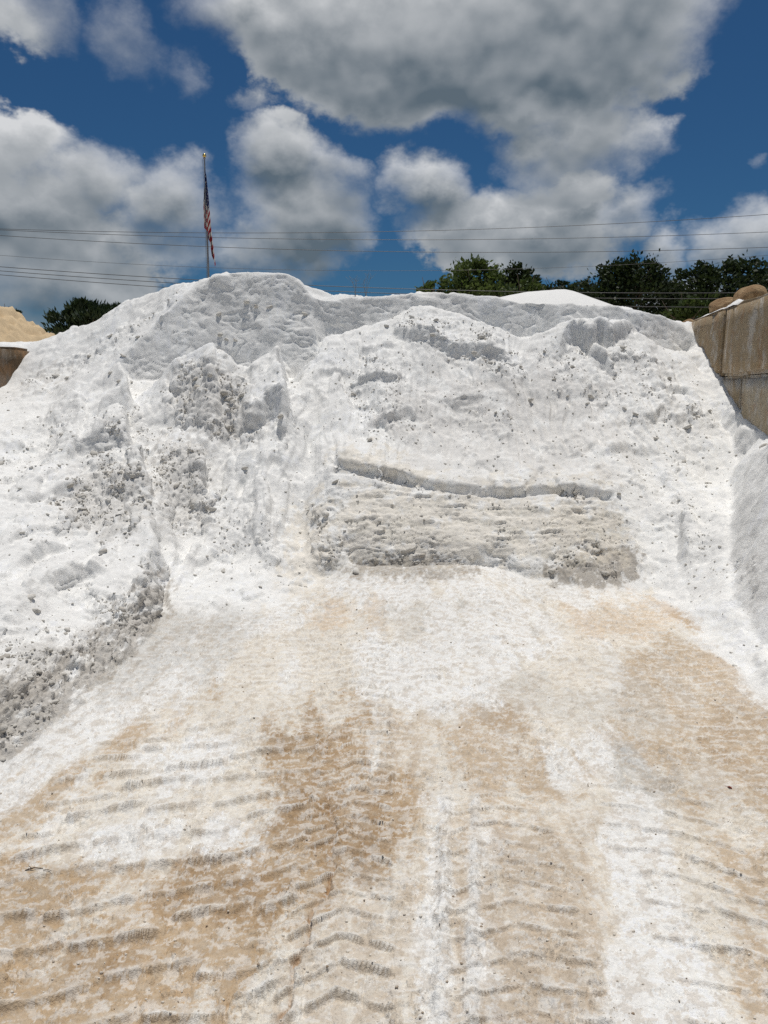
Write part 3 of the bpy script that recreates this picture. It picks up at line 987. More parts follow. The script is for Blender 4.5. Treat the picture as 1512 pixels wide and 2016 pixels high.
LAYERS = [  # colour, strength, noise size, polygons (photo px), softness, hardness
    (CREAM, .75, .25, [[(-100, 2100), (-100, 1560), (250, 1400), (420, 1270), (640, 1170), (1270, 1170), (1512, 1400), (1600, 2100)]], 30, .45),
    (TAN, .88, .18, [[(-60, 1700), (200, 1690), (400, 1700), (480, 1640), (520, 1540), (560, 1440), (640, 1390), (720, 1400), (720, 1480),
                      (690, 1560), (800, 1560), (800, 1640), (780, 1720), (660, 1740), (640, 1800), (600, 1880), (560, 1900), (440, 1960),
                      (400, 2060), (-60, 2060)]], 38, .45),
    (BROWN, .60, .14, [ell(440, 1750, 170, 55, -8), ell(610, 1590, 90, 95, 20), ell(725, 1640, 70, 95, 0), ell(600, 1470, 70, 40, 0), ell(230, 1890, 150, 40, -5)], 26, .5),
    (TAN, .75, .16, [[(0, 1580), (120, 1500), (330, 1385), (420, 1350), (440, 1380), (300, 1450), (130, 1570), (0, 1660)]], 20, .5),
    (OCH, .45, .2, [ell(700, 1213, 70, 26, 0), ell(1230, 1215, 120, 38, 5), ell(660, 1205, 45, 30)], 16, .6),
    (TAN, .66, .2, [[(1280, 1270), (1360, 1240), (1480, 1350), (1560, 1420), (1560, 1660), (1460, 1600), (1360, 1560), (1400, 1460), (1250, 1400), (1190, 1320)],
                    [(900, 1400), (980, 1360), (1060, 1400), (1070, 1480), (960, 1560), (890, 1500)], [(1010, 1480), (1150, 1470), (1180, 1560), (1010, 1570)],
                    [(1190, 1420), (1300, 1400), (1420, 1460), (1380, 1540), (1220, 1500)], [(1420, 1640), (1560, 1620), (1560, 2060), (1480, 2060), (1440, 1800)]], 36, .5),
    (BROWN, .35, .16, [ell(1450, 1490, 100, 65, 15), ell(1000, 1420, 60, 45)], 24, .5),
    (TAN, .30, .09, [[(830, 1600), (1170, 1600), (1200, 2060), (780, 2060)], [(760, 1380), (860, 1380), (850, 1600), (720, 1600)]], 22, .75),
    (BROWN, .30, .06, [[(640, 1400), (800, 1400), (820, 2060), (560, 2060)], [(900, 1620), (1170, 1640), (1180, 2060), (900, 2060)]], 30, .9),
    (DGREY, .55, .10, [ell(905, 1240, 75, 34, 10), ell(1000, 1272, 70, 14, 8), ell(1250, 1530, 85, 45, 25), ell(1045, 1215, 22, 40)], 18, .55),
    (GREY, .42, .14, [ell(1050, 1370, 150, 50, 10), ell(1230, 1370, 130, 60), ell(860, 1215, 150, 40)], 26, .6),
    (GREY, .62, .3, [[(310, 1215), (520, 1205), (540, 1230), (470, 1290), (330, 1390), (200, 1420), (180, 1350), (280, 1290)]], 14, .25),
    (MUD, .30, .12, [[(310, 1215), (430, 1212), (480, 1240), (380, 1270), (260, 1310)]], 14, .5),
    (WHITE, .95, .16, [[(1180, 1570), (1300, 1570), (1330, 1700), (1400, 1900), (1430, 2060), (1190, 2060), (1200, 1800)],
                       [(1060, 1450), (1190, 1440), (1200, 1560), (1090, 1560)], [(700, 1260), (1060, 1270), (990, 1370), (880, 1400), (740, 1400), (700, 1330)],
                       [(-60, 1480), (90, 1425), (330, 1330), (420, 1340), (240, 1430), (60, 1560), (-60, 1640)],
                       [(690, 1160), (1280, 1165), (1180, 1190), (840, 1200), (700, 1180)], [(460, 1255), (520, 1205), (560, 1180), (620, 1170), (590, 1215), (500, 1260)],
                       [(850, 1560), (900, 1555), (890, 2060), (830, 2060)], [(915, 1640), (945, 1640), (955, 1950), (915, 1950)],
                       [(100, 1640), (420, 1590), (500, 1610), (430, 1690), (200, 1690)], [(250, 1480), (420, 1440), (470, 1500), (300, 1560)],
                       [(820, 1180), (1060, 1180), (1120, 1280), (1080, 1310), (830, 1260)], [(1330, 1230), (1400, 1270), (1512, 1380), (1560, 1400), (1560, 1330), (1420, 1250)]], 20, .4),
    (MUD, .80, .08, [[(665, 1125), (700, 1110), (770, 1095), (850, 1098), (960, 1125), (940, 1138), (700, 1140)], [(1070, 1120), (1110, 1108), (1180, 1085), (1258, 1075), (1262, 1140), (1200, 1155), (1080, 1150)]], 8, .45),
    (MUD, .28, .05, [[(610, 1060), (660, 1070), (680, 1130), (640, 1120)], [(1090, 1010), (1210, 1005), (1255, 1090), (1100, 1100)]], 14, .9),
    (MUD, .62, .07, [[(-60, 1360), (120, 1305), (230, 1225), (290, 1130), (330, 1150), (328, 1215), (250, 1312), (90, 1442), (-60, 1570)]], 16, .85),
    (MUD, .30, .09, [[(-60, 1280), (120, 1270), (200, 1240), (180, 1310), (-60, 1420)], [(150, 930), (280, 910), (300, 1000), (240, 1060), (120, 1040)], [(60, 745), (130, 720), (140, 750), (70, 765)]], 16, .7),
    (MUD, .28, .06, [[(330, 740), (430, 700), (520, 840), (460, 880), (360, 830)], [(300, 870), (400, 860), (420, 1040), (320, 1040)]], 16, .8),
    (CREAM, .55, .14, [[(655, 885), (720, 880), (880, 940), (1200, 935), (1215, 960), (900, 958), (660, 915)], [(670, 960), (1200, 990), (1250, 1100), (670, 1100)], [(570, 1010), (640, 960), (650, 1150), (560, 1170)]], 16, .7),
    (PALE, .65, .3, [[(860, 740), (1180, 740), (1230, 930), (860, 930), (760, 840)]], 40, .6),
]
col = np.empty(X.shape + (3,), np.float32)
col[:] = WHITE
n_a = fbm2(X, Y, .06, 4, .7, 31)
n_f = fbm2(X * .7, Y, .014, 3, .7, 32)
for li, (c, stg, nsz, polys, softn, hard) in enumerate(LAYERS):
    M = np.zeros((MH, MW), np.float32)
    for p in polys:
        M = np.maximum(M, poly_alpha(p, softn))
    a = mask(M, X, Y, Zm)
    sel = a > .004
    if not sel.any():
        continue
    nz = np.zeros_like(a)
    nz[sel] = fbm2(X[sel], Y[sel] * .30 + Zm[sel], nsz, 5, .56, 40 + li)
    nf = np.zeros_like(a); nf[sel] = n_f[sel]
    w = np.where(sel, sstep(.24, .80, a + (.36 + .65 * hard) * nz + (.12 + .22 * hard) * n_a + .17 * nf) * sstep(.004, .12, a), 0) * stg * (1 + .12 * nf)
    col += w[..., None] * (c - col)
# dust and painted light whiten the lip tops; painted shade browns their near faces
col += (np.clip(crackw, 0, 1) * .75 * flat)[..., None] * (np.array((.36, .21, .10), np.float32) - col)
ribs = np.zeros_like(X)
for (px, w) in ((872, .026), (932, .022)):
    ax, ay, _ = gnd(px - 4, 1950); bx, by, _ = gnd(px + 4, 1580)
    ribs = np.maximum(ribs, np.exp(-((X - (ax + (bx - ax) * (Y - ay) / (by - ay)) + .012 * wv) / w) ** 4) * sstep(3.15, 2.85, Y))
col += (ribs * .8 * np.clip(.8 + wv2, 0, 1))[..., None] * (WHITE - col)
band = mst * (1 - scarp * .6) * sstep(.02, .30, fbm3(X * .16, Y, zl, .075, 4, .6, 97))
col += (band * .24)[..., None] * (np.array((.53, .50, .42), np.float32) - col)
lipw = np.clip(ridge_top * (.75 + .5 * wv2), 0, .8) * flat
col += (np.clip(ridge_face_shade, 0, 1) * flat * .35)[..., None] * (np.array((.44, .35, .25), np.float32) - col)  # shade of the steep lip faces put into the colour
col += lipw[..., None] * (np.array((.80, .78, .74), np.float32) - col)  # pale lip tops: part white dust, part painted sunlit rim
fl = sstep(.0, .22, fbm2(X, Y * 1.3, .10, 5, .66, 71)) * flat * .24
col += (fl * sstep(3.0, 0, wl + 1.2))[..., None] * (np.array((.70, .655, .57), np.float32) - col)
fl2 = sstep(.14, .24, fbm2(X * .8, Y * 1.2, .05, 4, .72, 72)) * flat * .46
col += fl2[..., None] * (np.array((.80, .785, .75), np.float32) - col)
fl3 = sstep(.20, .30, fbm2(X, Y, .06, 5, .72, 73)) * flat * .34
col += fl3[..., None] * (np.array((.45, .36, .26), np.float32) - col)
tone = 1 + .06 * fbm2(X, Y, .5, 4, .55, 70) + .05 * n_a + .06 * n_f * flat + .025 * g2
col *= tone[..., None]
dz_c = np.clip((c2 * heap * sstep(.2, .55, mc) + c1 * heap * sstep(.35, .8, mc)) * 12, 0, 1)
col -= (dz_c * .16)[..., None] * col * np.array((.9, 1.0, 1.15), np.float32)
col = np.clip(col, .05, .85)


# ------------------------------------------------------------------ sand materials
def sand_material(name, grain=1.0):
    m, nt = new_mat(name)
    N = NT(nt)
    at_ = N.n('ShaderNodeAttribute', attribute_name='tint')
    geo = N.n('ShaderNodeNewGeometry')
    p = geo.outputs['Position']
    fine = N.noise(p, 420, 2, .7)
    mid = N.noise(p, 120, 4, .7)
    spk = N.noise(p, 900, 1, .5)
    f = N.math('MULTIPLY_ADD', N.math('SUBTRACT', mid, .5), .34, 1.0)
    f = N.math('MULTIPLY_ADD', N.math('SUBTRACT', fine, .5), .26, f)
    f = N.math('MULTIPLY_ADD', N.math('SUBTRACT', N.noise(p, 48, 3, .75), .5), .26, f)
    c = N.mix(1.0, at_.outputs['Color'], f, 'MULTIPLY')
    c = N.mix(N.math('MULTIPLY', N.ramp(spk, .70, .80), .35), c, (.28, .24, .20))
    h = N.math('ADD', N.math('MULTIPLY', mid, .7), N.math('MULTIPLY', fine, .45))
    h = N.math('MULTIPLY_ADD', N.noise(p, 60, 3, .7), 1.3, h)
    b = N.bump(h, .5 * grain, .008)
    finish(m, N, c, .95, b, .15)
    return m


MAT_SAND = sand_material('white_sand')
MAT_PAD = sand_material('trodden_sand', 1.15)


def mesh_from(name, verts, quads, tint=None, mat=None, smooth=True):
    me = bpy.data.meshes.new(name)
    nv, nq = len(verts), len(quads)
    k = quads.shape[1]
    me.vertices.add(nv)
    me.vertices.foreach_set('co', np.ascontiguousarray(verts, np.float32).ravel())
    me.loops.add(nq * k)
    me.loops.foreach_set('vertex_index', np.ascontiguousarray(quads, np.int32).ravel())
    me.polygons.add(nq)
    me.polygons.foreach_set('loop_start', np.arange(0, nq * k, k, dtype=np.int32))
    me.update(calc_edges=True)
    if smooth:
        me.polygons.foreach_set('use_smooth', np.ones(nq, bool))
    if tint is not None:
        at_ = me.attributes.new('tint', 'FLOAT_COLOR', 'POINT')
        rgba = np.ones((nv, 4), np.float32)
        rgba[:, :3] = tint
        at_.data.foreach_set('color', rgba.ravel())
    if mat:
        me.materials.append(mat)
    me.validate()
    return me


def link(name, me, parent=None, label=None, cat=None, group=None, kind=None, loc=None):
    o = bpy.data.objects.new(name, me)
    COL.objects.link(o)
    if parent is not None:
        o.parent = parent
    if label:
        o['label'] = label
    if cat:
        o['category'] = cat
    if group:
        o['group'] = group
    if kind:
        o['kind'] = kind
    if loc is not None:
        o.location = loc
    return o


ALLV = np.stack([PX, PY, PZ], -1).reshape(-1, 3)
ALLC = col.reshape(-1, 3)
ii, jj = np.meshgrid(np.arange(NA - 1), np.arange(NR - 1), indexing='ij')
q = np.stack([ii * NR + jj, (ii + 1) * NR + jj, (ii + 1) * NR + jj + 1, ii * NR + jj + 1], -1).reshape(-1, 4)
qcx = (X[:-1, :-1] + X[1:, 1:]).ravel() / 2
qcy = (Y[:-1, :-1] + Y[1:, 1:]).ravel() / 2
drop = ((qcx < WX_L(qcy) - .10) & (qcy < 10.6)) | ((qcx > WX_R(qcy) + .10) & (qcy < 10.95))
is_heap = heap_mask(qcx, qcy)


def submesh(name, sel, mat):
    qq = q[sel]
    used, inv = np.unique(qq.ravel(), return_inverse=True)
    return mesh_from(name, ALLV[used], inv.reshape(-1, 4), ALLC[used], mat)


heap_obj = link('sand_pile', submesh('sand_pile', is_heap & ~drop, MAT_SAND),
                label='large heap of white sand with a dug face, filling the bay between the block walls', cat='sand pile')

# yard floor: the bay floor and the ground running on to the horizon
me_pad = submesh('ground', ~is_heap & ~drop, MAT_PAD)
ground = link('ground', me_pad, kind='structure')
# the flanks of the bay beside the camera, coarser
fx_ = np.arange(-5.4, 4.2, .05).astype(np.float32); fy_ = np.arange(-.5, 9.0, .05).astype(np.float32)
FX, FY = np.meshgrid(fx_, fy_, indexing='ij')
FZ = bilin(Zw, (FX - GX0) / GC, (FY - GY0) / GC)
FH = bilin(HM, (FX - GX0) / GC, (FY - GY0) / GC)
FZ = FZ + np.clip(FH, 0, 1) * (.03 * np.abs(fbm2(FX, FY, .16, 4, .6, 110)) + .8 * caps3(FX, FY, FZ, .16, .4, 13)) - .006
fv = np.stack([FX, FY, FZ], -1).reshape(-1, 3)
na_, nb_ = FX.shape
ia_, ja_ = np.meshgrid(np.arange(na_ - 1), np.arange(nb_ - 1), indexing='ij')
fq = np.stack([ia_ * nb_ + ja_, (ia_ + 1) * nb_ + ja_, (ia_ + 1) * nb_ + ja_ + 1, ia_ * nb_ + ja_ + 1], -1).reshape(-1, 4)
fcx = (FX[:-1, :-1] + FX[1:, 1:]).ravel() / 2; fcy = (FY[:-1, :-1] + FY[1:, 1:]).ravel() / 2
fa = np.abs(np.arctan2(fcx, np.maximum(fcy, -9)))
out_ = (fa > A_MAX - .035) | (np.hypot(fcx, fcy) < .97)
ok_ = out_ & (fcx > WX_L(fcy) - .05) & (fcx < WX_R(fcy) + .05) & (fcx > -5.3)
fh_ = heap_mask(fcx, fcy)
for nm_, sel_, mt_, par_ in (('flank', ok_ & fh_, MAT_SAND, heap_obj), ('apron', ok_ & ~fh_, MAT_PAD, ground)):
    us_, iv_ = np.unique(fq[sel_].ravel(), return_inverse=True)
    tn_ = np.tile(WHITE if nm_ == 'flank' else CREAM, (len(us_), 1)) * (1 + .10 * fbm2(fv[us_, 0], fv[us_, 1], .4, 4, .6, 111))[:, None]
    link(nm_, mesh_from(nm_, fv[us_], iv_.reshape(-1, 4), tn_, mt_), par_)
# far ground sheet, slightly lower, under everything
gm, gnt = new_mat('yard_dirt')
N = NT(gnt)
gp = N.n('ShaderNodeNewGeometry').outputs['Position']
finish(gm, N, N.mix(N.noise(gp, .6, 6, .6), (.34, .29, .22), (.52, .47, .39)), .95,
       N.bump(N.noise(gp, 14, 6, .65), .5, .03), .15)
ring = []
rad = [0, 3, 8, 20, 60, 200, 800, 2500]
nseg = 48
vs = [(0, 5, -.06)]
fs = []
for r in rad[1:]:
    for k in range(nseg):
        t = 2 * math.pi * k / nseg
        vs.append((r * math.cos(t), 5 + r * math.sin(t), -.06))
for k in range(nseg):
    fs.append((0, 1 + k, 1 + (k + 1) % nseg))
for i in range(len(rad) - 2):
    for k in range(nseg):
        a = 1 + i * nseg + k; b = 1 + i * nseg + (k + 1) % nseg
        fs.append((a, a + nseg, b + nseg, b))
me = bpy.data.meshes.new('yard')
me.from_pydata(vs, [], fs)
me.materials.append(gm)
link('terrain', me, kind='structure')

# ------------------------------------------------------------------ loose clods on the heap
cm, cnt_ = new_mat('sand_clod')
N = NT(cnt_)
cp = N.n('ShaderNodeNewGeometry').outputs['Position']
oi = N.n('ShaderNodeObjectInfo')
cc = N.mix(N.ramp(N.noise(cp, 11, 3, .6), .3, .7), (.50, .47, .42), (.74, .72, .675))
cc = N.mix(N.math('MULTIPLY', N.noise(cp, 150, 3, .7), .30), cc, (.36, .33, .29))
finish(cm, N, cc, .95, N.bump(N.noise(cp, 160, 4, .7), .6, .006), .1)


def clod_arrays(sub, seed, rough=.35, squash=.75):
    bm = bmesh.new()
    bmesh.ops.create_icosphere(bm, subdivisions=sub, radius=1.0)
    bm.verts.ensure_lookup_table()
    v = np.array([x.co[:] for x in bm.verts], np.float32)
    f = np.array([[x.index for x in p.verts] for p in bm.faces], np.int32)
    bm.free()
    r = np.random.default_rng(seed)
    k = r.normal(size=(7, 3)); k /= np.linalg.norm(k, axis=1, keepdims=True)
    d = np.ones(len(v))
    for a in k:                       # flattened faces, as a broken lump has
        lim = r.uniform(.42, .85)
        s = v @ a
        d = np.minimum(d, np.where(s > lim, lim / np.maximum(s, 1e-3), 1))
    d *= 1 + rough * .35 * r.normal(size=len(v))
    v = v * d[:, None] * np.array((1, r.uniform(.7, 1), squash))
    return v.astype(np.float32), f


CLODS = []
for k in range(8):
    v, f = clod_arrays(2, 100 + k, .16, .62)
    m = mesh_from('clod', v, f, None, cm)
    CLODS.append((m, v, f))
SMALL = [clod_arrays(1, 200 + k, .3) for k in range(6)]

vpx, vpy = project(PX, PY, PZ)
inview = (vpx > -20) & (vpx < 1532) & (vpy > 500) & (vpy < 2030) & (RR < 11)
facing = ((NX * (0 - PX) + NY * (0 - PY) + NZ * (EYE - PZ)) > 0.02)
wgt = np.clip(mc, 0, 1.1) ** 3.0 * sstep(-.25, .25, fbm2(X, Y, .28, 3, .55, 96)) * heap * inview * facing * (steep < 1.6)
wgt = wgt + .016 * heap * inview * facing * (steep < 1.3)
wgt *= (1 - .6 * mb)
wflat = (wgt / wgt.sum()).ravel().astype(np.float64)
wflat /= wflat.sum()
idx = RNG.choice(wflat.size, 7200, p=wflat)
PF = ALLV[idx]
NFm = np.stack([NX, NY, NZ], -1).reshape(-1, 3)[idx]
dist = np.linalg.norm(PF - np.array((0, 0, EYE)), axis=1)
size = (.005 + .014 * RNG.random(len(idx)) ** 3.5) * np.where(dist < 6.3, .85, 1.15)
big = RNG.random(len(idx)) < .055
size = np.where(big, size * RNG.uniform(1.5, 2.9, len(idx)), size)
# boulders of caked sand one can point at
EXTRA = [(433, 654, .060), (446, 664, .04), (462, 668, .05), (1044, 788, .065), (1088, 744, .036), (1115, 777, .03), (482, 592, .07), (504, 600, .06),
         (528, 601, .05), (550, 818, .055), (141, 955, .055), (232, 748, .045), (1154, 792, .04), (760, 640, .05), (808, 622, .06), (850, 655, .05),
         (930, 690, .05), (965, 712, .055), (600, 615, .06), (430, 615, .06), (205, 1085, .055), (62, 1175, .045), (380, 745, .07), (415, 735, .06),
         (440, 770, .07), (1230, 800, .04), (1290, 862, .05), (1345, 905, .045), (640, 1010, .06), (700, 1125, .06), (215, 660, .06), (175, 700, .05), (110, 738, .07), (130, 745, .055), (240, 700, .05), (270, 662, .05)]
clods = []
order = np.argsort(-size / dist)
n_big = 300 - len(EXTRA)
for i in order[:n_big]:
    clods.append((PF[i], NFm[i], float(size[i])))


def hit_heap(px, py):
    d2 = (vpx - px) ** 2 + (vpy - py) ** 2 + np.where((RR < 11.2) & facing, 0, 1e6)
    near_ = np.argsort(d2.ravel())[:12]
    k = near_[np.argmin(RR.ravel()[near_])]
    return ALLV[k], np.array((NX.ravel()[k], NY.ravel()[k], NZ.ravel()[k]))


for (px, py, s) in EXTRA:
    p, n = hit_heap(px, py)
    clods.append((p, n, s * .8))
for k, (p, n, s) in enumerate(clods):
    o = link('clod', CLODS[k % 8][0], heap_obj)
    rz = random.uniform(0, 6.28)
    o.rotation_euler = (random.uniform(-.5, .5), random.uniform(-.5, .5), rz)
    o.scale = (s * random.uniform(.9, 1.35), s, s * random.uniform(.75, 1.05))
    o.location = Vector(p) + Vector(n) * (s * .12)
sv, sf, base = [], [], 0
for i in order[n_big:]:
    v, f = SMALL[i % 6]
    a = RNG.uniform(0, 6.28)
    R = np.array(((math.cos(a), -math.sin(a), 0), (math.sin(a), math.cos(a), 0), (0, 0, 1)), np.float32)
    sv.append((v * size[i]) @ R.T + PF[i] + NFm[i] * size[i] * .1)
    sf.append(f + base)
    base += len(v)
link('small_clods', mesh_from('small_clods', np.concatenate(sv), np.concatenate(sf), None, cm, smooth=False), heap_obj, kind='stuff')

# grit and pebbles strewn on the yard floor
pm, pnt = new_mat('grit')
N = NT(pnt)
gp = N.n('ShaderNodeNewGeometry').outputs['Position']
finish(pm, N, N.mix(N.ramp(N.noise(gp, 30, 2, .5), .3, .6), (.30, .22, .15), (.74, .69, .61)), .9, None, .15)
wf = (inview & (flat > .6)) * (1 / np.maximum(RR, 1) ** .6) * (.15 + np.clip(brk + .2, 0, 1) + ridge_all)
wf = wf.ravel().astype(np.float64); wf /= wf.sum()
idx2 = RNG.choice(wf.size, 1900, p=wf)
sv, sf, base = [], [], 0
for n_, i in enumerate(idx2):
    v, f = SMALL[n_ % 6]
    s = .0014 + .0055 * RNG.random() ** 5
    s *= max(1.0, RR.ravel()[i] / 3.5)
    sv.append(v * s + ALLV[i] + np.array((0, 0, s * .35)))
    sf.append(f + base)
    base += len(v)
link('grit', mesh_from('grit', np.concatenate(sv), np.concatenate(sf), None, pm, smooth=False), ground, kind='stuff')

# ------------------------------------------------------------------ smooth mound behind the rim, and the tan heap of the next bay
def mound(cx, cy, fn, r0, nr=46, na=96, tint=None, noise_=None):
    v, f = [], []
    rr = np.linspace(0, 1, nr) ** 1.15 * r0
    for i, r in enumerate(rr):
        for k in range(na):
            t = 2 * math.pi * k / na
            v.append((cx + r * math.cos(t), cy + r * math.sin(t), fn(r * math.cos(t), r * math.sin(t))))
    for i in range(nr - 1):
        for k in range(na):
            f.append((i * na + k, (i + 1) * na + k, (i + 1) * na + (k + 1) % na, i * na + (k + 1) % na))
    v = np.array(v, np.float32)
    if noise_:
        n = noise_(v)
        v[:, 2] += n
    return v, np.array(f, np.int32)


mxp = at(1085, 574, 17.0)
v, f = mound(mxp[0], 17.0, lambda a, b: mxp[2] + .02 - .56 * (math.sqrt((a * (1.15 if a > 0 else .8)) ** 2 + b * b + 1.5) - 1.225), 6.6,
             noise_=lambda v: .03 * fbm2(v[:, 0], v[:, 1], 1.2, 4, .5, 80))
link('sand_mound', mesh_from('sand_mound', v, f, np.tile(np.array((.82, .81, .785), np.float32), (len(v), 1)), MAT_SAND),
     label='smooth bright white sand mound showing above the grey rim of the heap', cat='sand mound')

TANH = np.array((.60, .46, .29), np.float32)
tx, ty = -10.6, 18.2


def tan_noise(v):
    a = fbm2(v[:, 0], v[:, 1], .9, 4, .55, 81)
    b = caps3(v[:, 0], v[:, 1], v[:, 2], .34, .45, 12) * 1.0
    return .20 * a + b * 1.4 + .10 * fbm2(v[:, 0], v[:, 1], .22, 3, .6, 82)


v, f = mound(tx, ty, lambda a, b: max(4.26 - .62 * (math.sqrt(a * a + b * b + .3) - .55), -.05), 7.6, 120, 200, noise_=tan_noise)
tn = 1 + .18 * fbm2(v[:, 0], v[:, 1], .5, 4, .6, 83)
link('tan_sand_pile', mesh_from('tan_sand_pile', v, f, TANH[None] * tn[:, None], MAT_SAND),
     label='tan yellow sand heap with crumbly slope behind the brown block wall at left', cat='sand pile')

# ------------------------------------------------------------------ block walls
def concrete(name, c0, c1, dust, seed):
    m, nt = new_mat(name)
    N = NT(nt)
    geo = N.n('ShaderNodeNewGeometry')
    p = geo.outputs['Position']
    oi = N.n('ShaderNodeObjectInfo')
    big = N.noise(p, 1.6 + seed, 6, .65)
    c = N.mix(N.ramp(big, .35, .65), c0, c1)
    c = N.mix(N.math('MULTIPLY', oi.outputs['Random'], .8), c, (.27, .185, .10))
    st = N.noise(N.vmath('MULTIPLY', p, (4, 4, 1.1)), 1.0, 6, .72)      # runs of lime down the face
    s2 = N.noise(p, 7, 6, .7)
    sepz = N.n('ShaderNodeSeparateXYZ'); N.put(sepz.inputs[0], p)
    d = N.ramp(N.math('ADD', N.math('MULTIPLY', st, .62), N.math('MULTIPLY', s2, .48)), .53, .66)
    c = N.mix(N.math('MULTIPLY', d, dust), c, (.55, .53, .49))
    jz = N.ramp(N.math('ABSOLUTE', N.math('SUBTRACT', sepz.outputs[2], 1.74)), .02, .16, 1, 0)
    jd = N.math('MULTIPLY', jz, N.ramp(N.noise(N.vmath('MULTIPLY', p, (1, 1, .6)), 6, 5, .7), .38, .56))
    c = N.mix(N.math('MULTIPLY', jd, dust), c, (.56, .55, .52))
    rust = N.ramp(N.noise(p, 4, 5, .7, .4), .50, .66)
    c = N.mix(N.math('MULTIPLY', rust, .5), c, (.30, .17, .085))
    pit = N.noise(p, 60, 5, .7)
    c = N.mix(N.math('MULTIPLY', N.ramp(pit, .58, .72), .5), c, (.12, .095, .07))
    h = N.math('ADD', N.math('MULTIPLY', pit, .5), N.math('MULTIPLY', N.noise(p, 12, 4, .6), .8))
    finish(m, N, c, .93, N.bump(h, .6, .03), .15)
    return m


MAT_CONC = concrete('stained_concrete', (.31, .25, .165), (.43, .365, .265), .58, 0)
MAT_CONC_B = concrete('brown_concrete', (.095, .066, .040), (.17, .115, .07), .18, .7)


def block_mesh(name, sx, sy, sz, seed, mat):
    """cast block: bevelled, with slightly heaved faces and chipped arrises"""
    bm = bmesh.new()
    bmesh.ops.create_cube(bm, size=1)
    bmesh.ops.scale(bm, vec=(sx, sy, sz), verts=bm.verts)
    bmesh.ops.bevel(bm, geom=list(bm.edges), offset=.035, segments=2, affect='EDGES')
    bmesh.ops.subdivide_edges(bm, edges=list(bm.edges), cuts=5, use_grid_fill=True)
    v = np.array([x.co[:] for x in bm.verts], np.float32)
    n = fbm3(v[:, 0], v[:, 1] + seed * 3, v[:, 2], .5, 4, .6, seed)
    n2 = fbm3(v[:, 0], v[:, 1] + seed * 3, v[:, 2], .12, 3, .6, seed + 1)
    for k, x in enumerate(bm.verts):
        d = x.co.normalized()
        x.co += Vector((d.x, d.y * .3, d.z)) * float(.020 * n[k] + .016 * n2[k])
    me = bpy.data.meshes.new(name)
    bm.to_mesh(me); bm.free()
    me.polygons.foreach_set('use_smooth', np.ones(len(me.polygons), bool))
    me.materials.append(mat)
    return me


WALL_ANG = -math.atan(.161)
WTH = .75
BH = .80


def wall(name, label, fx, top, runs, sign, mat):
    root = bpy.data.objects.new(name, None)
    COL.objects.link(root)
    root['label'] = label; root['category'] = 'block wall'
    c = math.cos(math.atan(.161))
    meshes = {}
    for row, (ys) in enumerate(runs):
        z1 = top - row * BH
        for a, b in zip(ys[:-1], ys[1:]):
            ym = (a + b) / 2
            ln = (b - a) / c - .022
            key = round(ln, 2)
            if key not in meshes or random.random() < .6:
                meshes[key] = block_mesh('block', WTH, ln, BH - .014, random.randint(1, 90), mat)
            o = link('block', meshes[key], root)
            off = random.uniform(-.012, .012) + sign * WTH / 2
            o.location = (fx(ym) + off * c, ym - off * math.sin(math.atan(.161)) , z1 - BH / 2)
            o.rotation_euler = (0, random.uniform(-.006, .006), WALL_ANG + random.uniform(-.006, .006))
    return root


wall('block_wall', 'wall of big stained concrete blocks dusted white, right of the heap under two boulders',
     WX_R, WALL_R_TOP, [[2.10, 3.88, 5.66, 7.45, 9.24, 11.0], [1.2, 2.99, 4.77, 6.55, 8.43, 10.21, 11.0], [2.10, 3.88, 5.66, 7.45, 9.24, 11.0], [2.99, 4.77, 6.55, 8.43, 10.21]], 1, MAT_CONC)
wall('block_wall', 'dark brown block wall cut by the sand slope at the left edge, below the tan heap',
     WX_L, WALL_L_TOP, [[3.54, 5.32, 7.1, 8.88, 10.66], [4.43, 6.21, 7.99, 9.77, 10.66], [3.54, 5.32, 7.1, 8.88, 10.66]], -1, MAT_CONC_B)


# sand lying on top of the walls
def drift(p0, p1, w, h, seed):
    n, k = 60, 14
    v, f = [], []
    P0_, P1_ = Vector(p0), Vector(p1)
    d = (P1_ - P0_); side = Vector((d.y, -d.x, 0)).normalized()
    for i in range(n + 1):
        t = i / n
        for j in range(k + 1):
            s = j / k * 2 - 1
            prof = max(0, 1 - s * s) ** .8 * min(1, 8 * min(t, 1 - t)) ** .6
            p = P0_ + d * t + side * (s * w)
            v.append((p.x, p.y, p.z - .012 + h * prof))
    for i in range(n):
        for j in range(k):
            a = i * (k + 1) + j
            f.append((a, a + k + 1, a + k + 2, a + 1))
    v = np.array(v, np.float32)
    e = np.clip((v[:, 2] - p0[2]) / h, 0, 1)
    v[:, 2] += e * .035 * fbm2(v[:, 0], v[:, 1], .2, 3, .5, seed)
    return link('drift', mesh_from('drift', v, np.array(f, np.int32), np.tile(WHITE, (len(v), 1)), MAT_SAND), heap_obj)


drift((WX_R(9.32) + .20, 9.32, 2.61), (WX_R(10.95) + .24, 10.95, 2.61), .21, .05, 3)
drift((WX_R(8.9) + .12, 8.9, 2.61), (WX_R(9.34) + .14, 9.34, 2.61), .12, .07, 5)
drift((WX_R(6.0) + .3, 6.0, 2.61), (WX_R(8.3) + .3, 8.3, 2.61), .16, .03, 6)

# ------------------------------------------------------------------ boulders on the right wall
bmat, bnt = new_mat('tan_rock')
N = NT(bnt)
bp = N.n('ShaderNodeTexCoord').outputs['Object']
rc = N.mix(N.ramp(N.noise(bp, 1.3, 6, .65, .5), .35, .66), (.27, .165, .085), (.46, .32, .18))
rc = N.mix(N.math('MULTIPLY', N.ramp(N.noise(bp, 5, 5, .7), .55, .75), .5), rc, (.20, .13, .08))
finish(bmat, N, rc, .9, N.bump(N.noise(bp, 9, 6, .65), .5, .08), .2)


